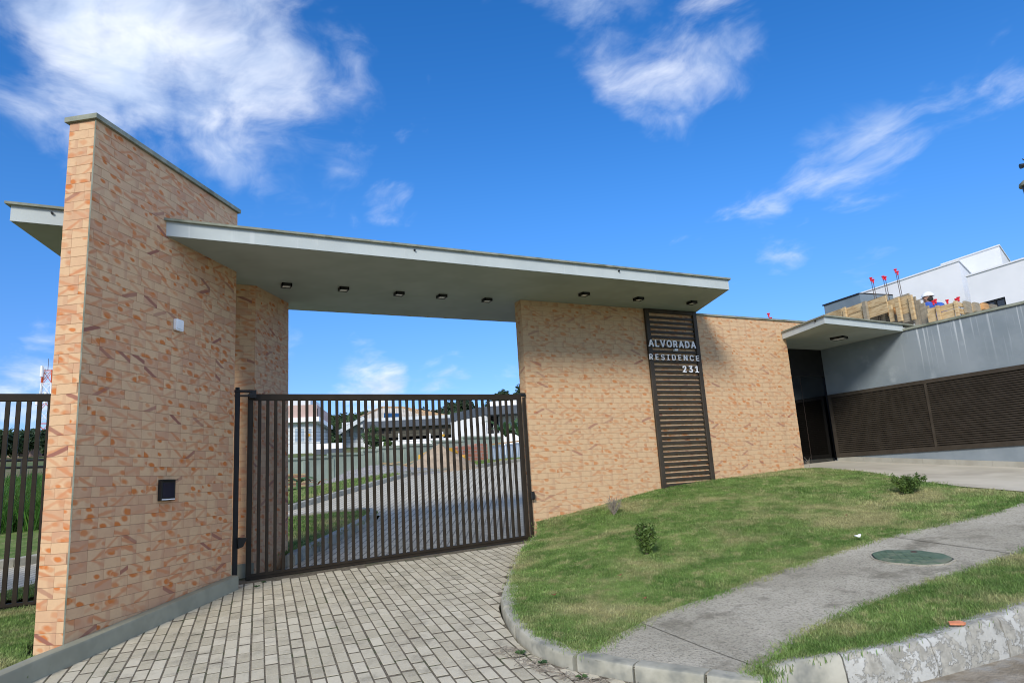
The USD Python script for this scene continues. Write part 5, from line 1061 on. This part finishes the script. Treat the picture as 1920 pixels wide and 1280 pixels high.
# sand heap and gravel heap
def heap(name, label, cat, px, py, D_, rad, h, mat, seed, ell=1.0):
    c = at(px, py, D_); n = 40; P = [];
    for i in range(n + 1):
        for j in range(64):
            rr = i/n*rad; a = j/64*2*PI; x, y = math.cos(a)*rr*ell, math.sin(a)*rr; P.append((x, y, 0))
    P = np.array(P); q = np.hypot(P[:, 0]/ell, P[:, 1])/rad; nz = meshkit.fbm(np.column_stack([P[:, :2]*1.3, np.full(len(P), seed)]), 4, seed) - .5
    zz = h*np.clip(1 - q, 0, 1)**1.05*(1 + .55*nz) + .10*nz*(q < .95); zz = np.maximum(zz, 0) - .06
    a = math.radians(-28); R = np.array([[math.cos(a), -math.sin(a)], [math.sin(a), math.cos(a)]]); xy = P[:, :2]@R.T + c[:2]
    z = VG(xy[:, 0], xy[:, 1]) + zz; F = []
    for i in range(n):
        for j in range(64): A, B, C, D2 = i*64 + j, i*64 + (j + 1) % 64, (i + 1)*64 + (j + 1) % 64, (i + 1)*64 + j; F += [[A, D2, C], [A, C, B]]
    m = put(name, trimesh.Trimesh(np.column_stack([xy, z]), F, process=False), mat, None, smooth=True); tag(m, label, cat); return m
heap('sand_heap', 'tall heap of beige building sand beside the road', 'sand heap', 826, 884, 27.4, 1.75, 1.02, M['sand'], 4)
heap('gravel_heap', 'long low heap of grey gravel against the sage wall', 'gravel heap', 695, 905, 26.3, 2.0, .62, M['gravel'], 6, 1.5)
# excavator
def excavator():
    o = at(832, 858, 29.2); t = thing('excavator', 'yellow digger half hidden behind the sand heap', 'excavator'); f = Face(832, 858, 29.2, ang_)
    P = lambda x, y, d=0: (lambda q: np.array([*(f.o + f.u*q[0] + f.n*d), q[1]]))(f.sz(x, y))
    pr = [P(x, y, .35) for x, y in ((800, 872), (800, 851), (812, 846), (822, 841), (842, 840), (848, 848), (850, 872))]; bk = [p - np.array([*f.n, 0])*.9 for p in pr]
    V = np.array(pr + bk); n = len(pr); F = [[0, i, i + 1] for i in range(1, n - 1)] + [[n, n + i + 1, n + i] for i in range(1, n - 1)] + [q for i in range(n) for q in ([i, n + i, n + (i + 1) % n], [i, n + (i + 1) % n, (i + 1) % n])]
    put('hood', (V, np.array(F)), M['yellow'], t); b = MB(); b.beam(P(806, 853, .36), P(846, 851, .36), .06, .05); b.build('hood_stripe', M['black'], t)
    b = MB(); b.beam(P(848, 850, .1), P(856, 862, .1), .12, .16); b.beam(P(856, 862, .1), P(872, 874, .1), .10, .12); b.build('arm', M['black'], t)
    pr = [P(x, y, .25) for x, y in ((862, 872), (863, 856), (866, 853), (878, 873))]; bk = [p - np.array([*f.n, 0])*.5 for p in pr]; V = np.array(pr + bk); n = 4
    F = [[0, i, i + 1] for i in range(1, n - 1)] + [[n, n + i + 1, n + i] for i in range(1, n - 1)] + [q for i in range(n) for q in ([i, n + i, n + (i + 1) % n], [i, n + (i + 1) % n, (i + 1) % n])]; put('bucket', (V, np.array(F)), M['yellow'], t)
    for d in (.3, -.5): b = MB(); b.tube([P(800, 878, d), P(850, 878, d)], .28, 10); b.build('track', M['black'], t)
excavator()
# site tables and timber
def table(label, x0, x1, yt, yb, D_, top, seed, mess=0):
    f = Face((x0 + x1)/2, yt, D_, ang_); t = thing('work_table', label, 'table'); r = np.random.default_rng(seed); a, c = f.sz(x0, yt), f.sz(x1, yt); zt = a[1]; zb = f.sz((x0 + x1)/2, yb)[1] - .1
    b = MB(); f.box(b, a[0], c[0], zt - .05, zt, .3, -.3); b.build('top', top, t)
    for s in (a[0] + .06, c[0] - .12):
        for d in (.26, -.26): b = MB(); f.box(b, s, s + .06, zb, zt - .051, d + .03, d - .03); b.build('leg', top, t)
    for k in range(mess):
        s = r.uniform(a[0] - .3, c[0] - .1); b = MB(); p = np.array([*(f.o + f.u*s + f.n*r.uniform(-.2, .3)), zt + .03 + .03*k]); q = np.array([*(f.u*r.uniform(.4, .9) + f.n*r.uniform(-.3, .3)), r.uniform(-.12, .15)]); b.beam(p, p + q, .08, .025); b.build('offcut', M['wood_grey'] if k % 2 else M['wood'], t)
table('grey plank site table cluttered with offcuts, left of the two', 702, 741, 878, 897, 27.2, M['wood_grey'], 5, 7); table('pale yellow wooden site table beside the sand heap', 747, 776, 874, 897, 27.4, M['wood_orange'], 6, 1)
tp = thing('timber_stack', 'stack of reddish boards beside the second pillar', 'timber'); f = Face(552, 905, 25.4, ang_)
M['red_wood'] = blend('reddish_board', (0.30, 0.13, 0.08), (0.38, 0.19, 0.12), 8, .85)
for k in range(7):
    a, c = f.sz(528, 912 - k*3.6), f.sz(571 - k*.8, 912 - k*3.6); b = MB(); f.box(b, a[0], c[0], a[1] - .028, a[1] + .022, .25, -.25); b.build('board', M['red_wood'] if k % 2 else M['wood'], tp)
def fronds(name, label, px, py, D_, n, length, seed, mat, dry=False, rise=.9):
    o = at(px, py, D_); r = np.random.default_rng(seed); t = thing(name, label, 'plant', o)
    for k in range(n):
        a = r.uniform(0, 2*PI); d = np.array([math.cos(a), math.sin(a)]); L = length*r.uniform(.7, 1.1); V = []; F = []; m = 8; h0 = rise*r.uniform(.6, 1.2)
        for i in range(m + 1):
            q = i/m; p = np.array([*(d*L*.75*q), L*(h0*q - .85*q*q)]); w = .075*length*math.sin(PI*min(1, .12 + q*.9)); sd = np.array([-d[1], d[0], 0])*w; dr = np.array([0, 0, -.4*w]); V += [p + sd + dr, p, p - sd + dr]
        for i in range(m): A = 3*i; F += [[A, A + 3, A + 4], [A, A + 4, A + 1], [A + 1, A + 4, A + 5], [A + 1, A + 5, A + 2]]
        put('frond', (np.array(V), np.array(F)), mat, t)
fronds('palm_plant', 'young green palm growing beside the timber stack', 562, 905, 24.6, 11, 1.0, 3, M['palm']); fronds('dry_frond', 'curled dry brown palm frond near the gravel heap', 596, 908, 24.4, 5, .55, 4, M['red_wood'])
fronds('palm_plant', 'pale green palm in front of the dark-fascia house', 949, 818, 36, 14, 1.7, 6, M['palm'], rise=1.3); fronds('palm_plant', 'small palm at the far right edge of the gate view', 974, 818, 36, 9, 1.5, 8, M['palm'], rise=1.2)
# insulator posts of the wall's electric fence, wires
def ins_post(label, px, y0, y1, D_):
    a, b_ = at(px, y1, D_), at(px, y0, D_); t = thing('fence_post', label, 'post'); MB().tube([a - [0, 0, .1], (a[0], a[1], b_[2])], .018, 6).build('rod', M['black'], t)
    for k in range(6): z = a[2] + (b_[2] - a[2])*(.35 + .11*k); MB().tube([(a[0], a[1], z - .03), (a[0], a[1], z + .03)], .032, 8).build('insulator', M['white_plastic'], t)
    z = a[2] + (b_[2] - a[2])*.72; MB().cbox((a[0] - .09, a[1] - .05, z - .05), (a[0] + .07, a[1] - .03, z + .05), .004).build('warning_plate', M['yellow'], t); return (a, b_)
p1 = ins_post('electric fence post with white insulators before the pink-topped house', 578, 802, 850, 27.0); p2 = ins_post('electric fence post with white insulators before the tiled-roof house', 831, 808, 836, 31.8)
wr = thing('fence_wires', 'thin fence wires strung between the insulator posts', 'wire')
for k in range(4):
    q = .4 + .15*k; A = p1[0] + [0, 0, (p1[1][2] - p1[0][2])*q]; B = p2[0] + [0, 0, (p2[1][2] - p2[0][2])*q]; C = A + (A - B)*.15; b = MB(); b.tube([C, (A + B)/2, B], .006, 4); b.build('wire', M['black'], wr)

# --- houses beyond the wall
def house_rects(t, f, spec):
    for name, mat, x0, y0, x1, y1, d0, d1 in spec:
        b = MB(); f.rect(b, x0, y0, x1, y1, d0, d1); b.build(name, M[mat], t)
hl = thing('pink_topped_house', 'white house with pinkish parapet just right of the second pillar', 'house'); f = Face(595, 790, 58, -20)
house_rects(hl, f, [('upper_block', 'pale_wall', 470, 748, 582, 764, -1.5, -7), ('parapet', 'pinkish', 470, 763.5, 594, 787, .35, -8), ('slab_edge', 'white_wall', 470, 786.6, 598, 789, .6, -8), ('wall', 'pale_wall', 470, 788.6, 590, 850, 0, -8), ('low_wall', 'pale_wall', 585, 828, 600, 850, .5, -3)])
for x0, x1, y0, y1 in ((552, 571, 802, 828), (577, 585, 802, 828)):
    b = MB(); f.rect(b, x0, y0, x1, y1, .03, -.05); wf = b.build('window', M['pale_wall'], hl); b = MB(); f.rect(b, x0 + 1.2, y0 + 1.2, x1 - 1.2, y1 - 1.2, .045, .035); b.build('pane', M['pale_glass'], wf)
b = MB(); f.rect(b, 594.5, 765, 596, 787, .4, .3); b.build('downpipe', M['black'], hl)
wb2 = thing('white_garden_wall', 'low white wall with dark base between the two left houses', 'wall'); f = Face(600, 832, 50, -18); house_rects(wb2, f, [('wall', 'white_wall', 590, 832, 642, 843, 0, -.25), ('base', 'slate_fascia', 590, 842.6, 642, 850, .05, -.3)])
# tiled-roof house
hc = thing('tiled_roof_house', 'house with pale hipped tile roof and dark verandah in the middle of the gate view', 'house'); f = Face(690, 835, 66, -18.8)
mpp = 66/FPX
def rp(x, y, d): q = f.sz(x, y, d); p = f.o + f.u*q[0] + f.n*d; return np.array([*p, q[1]])
eL, eR = rp(672, 783.5, 2.2), rp(884, 787, 2.2); rL, rR = rp(716, 764, -3.2), rp(757, 764.5, -3.2); bL, bR = rp(690, 780, -8), rp(850, 781, -8)
def slabs(name, polys, mat, th=.12):
    b = MB()
    for P in polys:
        P = np.array(P); n = len(P); V = np.vstack([P, P - [0, 0, th]]); F = [[0, i, i + 1] for i in range(1, n - 1)] + [[n, n + i + 1, n + i] for i in range(1, n - 1)] + [q for i in range(n) for q in ([i, n + i, n + (i + 1) % n], [i, n + (i + 1) % n, (i + 1) % n])]; b.raw(V, F)
    return b.build(name, M[mat], hc)
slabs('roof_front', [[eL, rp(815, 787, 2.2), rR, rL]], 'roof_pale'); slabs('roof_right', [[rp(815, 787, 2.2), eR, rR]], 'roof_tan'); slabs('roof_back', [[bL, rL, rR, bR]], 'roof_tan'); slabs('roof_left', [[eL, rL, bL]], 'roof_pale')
b = MB(); b.beam(rL + [0, 0, .06], rR + [0, 0, .06], .25, .15); b.beam(rL + [0, 0, .06], eL, .22, .14); b.beam(rR + [0, 0, .06], eR, .22, .14); b.beam(rR + [0, 0, .06], rp(815, 787, 2.2), .22, .14); b.build('ridge_tiles', M['roof_tan'], hc)
house_rects(hc, f, [('eave_board', 'pale_wall', 672, 785, 884, 790.5, 2.25, 2.1), ('verandah_slab', 'slate_fascia', 680, 790.7, 872, 794, 2.4, -2), ('verandah_wall', 'olive_wall', 692, 794, 862, 848, -1.8, -2.1), ('verandah_beam', 'olive_wall', 690, 799, 862, 813, 1.9, 1.6), ('parapet', 'white_wall', 690, 828, 850, 850, 2.2, 2.0), ('left_wall', 'pale_wall', 641, 792, 690, 850, 1.0, -4), ('body', 'pale_wall', 650, 800, 850, 850, -2.3, -8)])
for x in (746.5, 803.5): b = MB(); f.rect(b, x, 812, x + 4.5, 832, 2.1, 1.8); b.build('column', M['white_wall'], hc)
for x0, x1 in ((757, 777), (778, 800), (812, 824)): b = MB(); f.rect(b, x0, 806, x1, 829, -1.75, -1.79); w_ = b.build('window', M['black'], hc); b = MB(); f.rect(b, x0 + 1, 813, x1 - 1, 828, -1.73, -1.745); b.build('pane', M['pane'], w_)
for x0 in (697, 711, 724): b = MB(); f.rect(b, x0, 805, x0 + 9, 812, 1.93, 1.91); b.build('vent_opening', M['dark'], hc)
b = MB(); pA, pB = rp(631, 813, 2.4), rp(683, 783, 2.4); b.beam(pA, pB, .25, .35); b.beam(pA - [*f.n*5, 0], pB - [*f.n*5, 0], .25, .3); b.build('side_eave', M['pale_wall'], hc); 
slabs('side_roof', [[pA + [0, 0, .25], pB + [0, 0, .25], pB + [0, 0, .25] - [*f.n*6, 0], pA + [0, 0, .25] - [*f.n*6, 0]]], 'slate_fascia')
for x0, y0, x1, y1 in ((643, 813, 648, 828), (655, 806, 659, 818)): b = MB(); f.rect(b, x0, y0, x1, y1, 1.04, 1.0); b.build('window', M['dark'], hc)
b = MB(); b.tube([rp(684, 793, 2.3), rp(685, 812, 2.3), rp(683, 845, 2.3)], .09, 8); b.build('downpipe', M['white_wall'], hc)
b = MB(); P = [rp(720, 789.3, 2.1), rp(751, 790, 2.1), rp(751, 780.5, -.2), rp(720, 780, -.2)]; P = [p + np.array([0, 0, .30]) + np.array([*f.n, 0])*.1 for p in P]; V = np.vstack([P, np.array(P) - [0, 0, .08]]); b.hexa(np.vstack([V[4:], V[:4]])); b.build('solar_panel', M['pane'], hc)
# dark-fascia house
hr = thing('dark_fascia_house', 'white house with deep slate-grey roof fascia at the right of the gate view', 'house'); f = Face(908, 800, 46, -24)
q0 = f.sz(908, 762); z1 = q0[1]; z0 = f.sz(908, 778)[1]
b = MB(); f.box(b, q0[0], 12, z0, z1, 0, -9); b.build('roof_fascia', M['slate_fascia'], hr)
sl, zl = q0[0], z0
Lf = Face(908, 800, 46, 98)
lz = Lf.sz(845, 798); b = MB(); Lf.box(b, 0, lz[0], z0, z1, .02, -.3); b.build('side_fascia', M['slate_fascia'], hr)
house_rects(hr, f, [('parapet', 'white_wall', 918, 752.5, 1060, 764, -2.5, -6), ('wall', 'white_wall', 908, 780, 914, 850, 0.0, -.3), ('recess_wall', 'pale_wall', 913, 780, 1060, 850, -1.5, -1.8), ('front_parapet', 'white_wall', 914, 813, 1060, 850, .1, -.1)])
b = MB(); f.rect(b, 915, 781, 936, 815, -1.45, -1.49); b.build('door', M['dark'], hr); b = MB(); f.rect(b, 925.5, 797, 927, 815, .15, .05); b.build('post', M['white_wall'], hr)
for k in range(5): b = MB(); f.rect(b, 914.5, 801 + 2.6*k, 926, 801.8 + 2.6*k, .08, .05); b.build('rail', M['black'], hr)
L0 = lz[0]; n_ = 12
for k in range(n_): b = MB(); Lf.box(b, L0*k/n_ + .02, L0*(k + 1)/n_ - .02, -.5, z0 - .02, -.05 + .04*(k % 2), -.3); b.build('wall_panel', M['white_wall'], hr)
# shrubs over the wall
def bush(name, label, cat, px, py, D_, rad, n, leaf, mat, seed, squash=1.0, trunk=0.0):
    o = at(px, py, D_); r = np.random.default_rng(seed); t = thing(name, label, cat, o); cl = []
    for k in range(max(6, n//180)):
        d = r.normal(size=3); d /= np.linalg.norm(d); c = d*rad*r.uniform(.2, .85)*np.array([1, 1, squash]); cl.append(leaf_cloud(r, 180, c, rad*r.uniform(.22, .42), leaf, .8, .5, .35))
    put('foliage' if cat != 'tree' else 'crown', join(cl), M[mat], t)
    b = MB(); zb = -max(trunk, rad*1.2)
    b.tube([(0, 0, zb), (rad*.05, 0, -rad*.2), (0, rad*.05, rad*.3)], [rad*.08, rad*.06, rad*.02], 7)
    for k in range(5): a = k*1.26; b.tube([(0, 0, -rad*.35), (math.cos(a)*rad*.35, math.sin(a)*rad*.35, rad*.1), (math.cos(a)*rad*.6, math.sin(a)*rad*.6, rad*.35*squash)], [rad*.04, rad*.03, rad*.012], 5)
    b.build('stem' if cat != 'tree' else 'trunk', M['bark'], t); return t
bush('garden_bush', 'leafy bush with white flowers before the verandah', 'bush', 706, 826, 58, 1.25, 2600, .11, 'palm', 3); bush('garden_bush', 'lower bush beside the flowering one at the verandah', 'bush', 731, 834, 57, .75, 1200, .10, 'shrub', 4)
bush('tree', 'round green tree behind the low white garden wall, left', 'tree', 608, 815, 75, 2.2, 4200, .20, 'tree_leaf', 5, .8, 5); bush('tree', 'taller dense green tree left of the tiled-roof house', 'tree', 628, 808, 82, 2.6, 4200, .22, 'tree_leaf', 6, .95, 5); bush('tree', 'pale green tree close to the tiled house eave', 'tree', 640, 830, 72, 1.8, 3000, .18, 'palm', 7, .9, 4)
bush('tree', 'tall dark tree crown rising over the roof by the gate latch', 'tree', 962, 752, 70, 2.3, 3000, .19, 'dark_leaf', 8, .75, 6); bush('tree', 'dark tree crown above the gate rail near the wall edge', 'tree', 935, 757, 74, 1.9, 2600, .19, 'dark_leaf', 9, .7, 6); bush('tree', 'dark tree crown partly hidden by the long brick wall', 'tree', 984, 750, 68, 1.9, 2600, .19, 'dark_leaf', 10, .8, 6)
for k, (px, py, lab) in enumerate(((852, 764, 'dark tree on the ridge between tiled roof and slate fascia'), (872, 762, 'dark ridge tree touching the slate fascia'))): bush('tree', lab, 'tree', px, py, 150, 3.4, 2600, .36, 'dark_leaf', 12 + k, .7, 6)
# hillside houses
def tiny_house(label, px, py, D_, w, h, mat, roof, seed):
    f = Face(px, py, D_, -20 + (seed % 3)*9); t = thing('hillside_house', label, 'house'); z = f.p[2]; b = MB(); f.box(b, -w/2, w/2, z - h - 4, z, 0, -w*.7); b.build('wall', M[mat], t)
    b = MB(); f.box(b, -w/2 - .3, w/2 + .3, z + .001, z + .35, .3, -w*.7 - .3); b.build('roof', M[roof], t)
    for s in (-.28, .12): b = MB(); f.box(b, w*s, w*(s + .16), z - h*.75, z - h*.3, .05, -.05); b.build('window', M['dark'], t)
tiny_house('small white house among trees on the hill, left of two', 611, 794, 140, 6, 2.4, 'white_wall', 'white_wall', 1); tiny_house('small white house with dark window on the hill', 621, 789, 135, 5, 6, 'white_wall', 'white_wall', 2); tiny_house('orange-walled house high on the hill behind the side roof', 647, 783, 120, 5, 3, 'pinkish', 'roof_orange', 3); tiny_house('pale house on the ridge above the tiled roof', 817, 771, 160, 6, 4, 'white_wall', 'white_wall', 4); tiny_house('grey-white house on the ridge just right of the tiled roof', 795, 771, 165, 7, 3, 'pale_wall', 'roof_pale', 5)
tiny_house('orange-roofed house on the hill behind the exit gate', 68, 832, 110, 7, 3.2, 'pinkish', 'roof_orange', 6)
# trees on the hills: one mass
def hill_forest():
    r = np.random.default_rng(55); pi = UsdGeom.PointInstancer.Define(stage, path_for('hillside_trees')); tag(pi, 'dark green wooded hillside on the skyline', 'forest', None, 'stuff'); rel = []
    for k in range(4):
        cl = []
        for q in range(26): d = r.normal(size=3); d /= np.linalg.norm(d); cl.append(leaf_cloud(r, 60, d*r.uniform(.3, .9)*np.array([2.4, 2.4, 1.9]) + [0, 0, 3.2], r.uniform(.6, 1.1), .30, .8, .5, .3))
        rel.append(put('tree_clump', join(cl), M['dark_leaf' if k % 2 else 'tree_leaf'], pi.GetPrim()).GetPath())
    P = []
    while len(P) < 1900:
        D_ = r.uniform(95, 215)**1.0; a = r.uniform(math.radians(30), math.radians(128)); x, y = math.cos(a)*D_, math.sin(a)*D_
        if y > 60 and meshkit.noise(np.array([x/25, y/25, 0.0]), 3) > .28: P.append((x, y, float(land(x, y)) - .8))
    P = np.array(P); N = len(P); pi.CreatePrototypesRel().SetTargets(rel); pi.CreateProtoIndicesAttr(Vt.IntArray.FromNumpy(r.integers(0, 4, N).astype(np.int32))); pi.CreatePositionsAttr(Vt.Vec3fArray.FromNumpy(P.astype(np.float32)))
    pi.CreateOrientationsAttr(Vt.QuathArray([Gf.Quath(float(math.cos(a/2)), 0, 0, float(math.sin(a/2))) for a in r.uniform(0, 6.28, N)])); pi.CreateScalesAttr(Vt.Vec3fArray.FromNumpy(np.repeat(r.uniform(.45, .95, N)[:, None], 3, 1).astype(np.float32)))
hill_forest()
# lattice radio mast behind the exit gate
def mast():
    top, bot = at(81, 694, 150), at(78, 858, 150); t = thing('radio_mast', 'distant red and white lattice radio mast above the exit gate', 'mast', (bot[0], bot[1], 0)); z0, z1 = bot[2] - 6, top[2]; n = 9
    for k in range(n):
        a, b_ = z0 + (z1 - z0)*k/n, z0 + (z1 - z0)*(k + 1)/n; w = lambda z: 1.25 - .55*(z - z0)/(z1 - z0); m = MB(); c = [(-1, -1), (1, -1), (1, 1), (-1, 1)]
        for i in range(4):
            p = lambda q, z: (c[q % 4][0]*w(z), c[q % 4][1]*w(z), z)
            m.beam(p(i, a), p(i, b_), .16); m.beam(p(i, a), p(i + 1, b_), .09); m.beam(p(i + 1, a), p(i, b_), .09); m.beam(p(i, b_), p(i + 1, b_), .09)
        m.build('lattice_section', M['orange_paint' if k % 2 == 0 else 'white_wall'], t)
    for k, (dz, a) in enumerate(((-.4, 0), (-.4, 2.1), (-.4, 4.2), (-5.2, .6), (-5.2, 2.7), (-5.2, 4.8))):
        m = MB(); x, y = math.cos(a)*1.5, math.sin(a)*1.5; m.tube([(x, y, z1 + dz - 1), (x, y, z1 + dz + 1)], .28, 8); m.beam((0, 0, z1 + dz), (x, y, z1 + dz), .12); m.build('antenna', M['white_wall'], t)
    m = MB(); m.tube([(0, 0, z1), (0, 0, z1 + 2.2)], .05, 5); m.build('lightning_rod', M['steel'], t)
mast()
# beyond the exit gate: pipe rail, tall grass, sand
pr_ = thing('pipe_rail', 'grey pipe railing across the field behind the exit gate', 'railing'); a, c = at(-30, 864, 34), at(110, 861, 34)
for dz in (0, -.28): b = MB(); b.tube([a + [0, 0, dz], c + [0, 0, dz]], .05, 8); b.build('pipe', M['black'], pr_)
for q in (.1, .5, .9): p = a + (c - a)*q; b = MB(); b.tube([p + [0, 0, .05], (p[0], p[1], p[2] - 1.8)], .05, 8); b.build('post', M['black'], pr_)
fieldL = Polygon([(-1.6, 13.4), (0.0, 14.3), (0.6, 16.2), (-0.2, 30), (-9, 34), (-8, 13)])
grass('tall_grass', 'tall lush grass in the field behind the exit gate', [Polygon([(-1.6, 17.5), (0.2, 17.8), (-0.2, 30), (-9, 32), (-8, 17.5)])], lambda x, y: DW(x, y) - .05, 26, .75, 'tall', 61, n=40, spread=.16, w=.012)
struct('field', sheet(fieldL, 1.0, DW, .02), M['turf'], 'rough grass field behind the exit gate', smooth=True)
c_ = at(24, 1012, 15.6)
heap('sand_heap', 'low strip of beige sand on the grass behind the exit gate', 'sand heap', 20, 1012, 15.6, 1.3, .34, M['sand'], 12, 1.4)
vg = Polygon([(2.75, 16.85), (5.25, 20.1), (7.75, 23.35), (9.1, 24.15), (11.1, 24.6), (14.5, 26.6), (20, 29), (20, 33), (12, 32), (5, 30.5), (1.0, 29), (0.5, 16)])
struct('verge_beyond', sheet(vg, 0.8, VG, .10), M['turf'], 'grass verge between estate road and sage wall', smooth=True)
grass('verge_beyond_grass', 'sparse grass along the far kerb', [Polygon([(2.75, 16.95), (5.25, 20.2), (7.75, 23.45), (9.1, 24.2), (11.1, 24.7), (14, 26.5), (13.5, 27.5), (9, 26), (4, 22.5), (1.0, 19), (1, 16.5)])], lambda x, y: VG(x, y) + .10, 45, .08, 'blade', 62, n=34, spread=.10, w=.005)
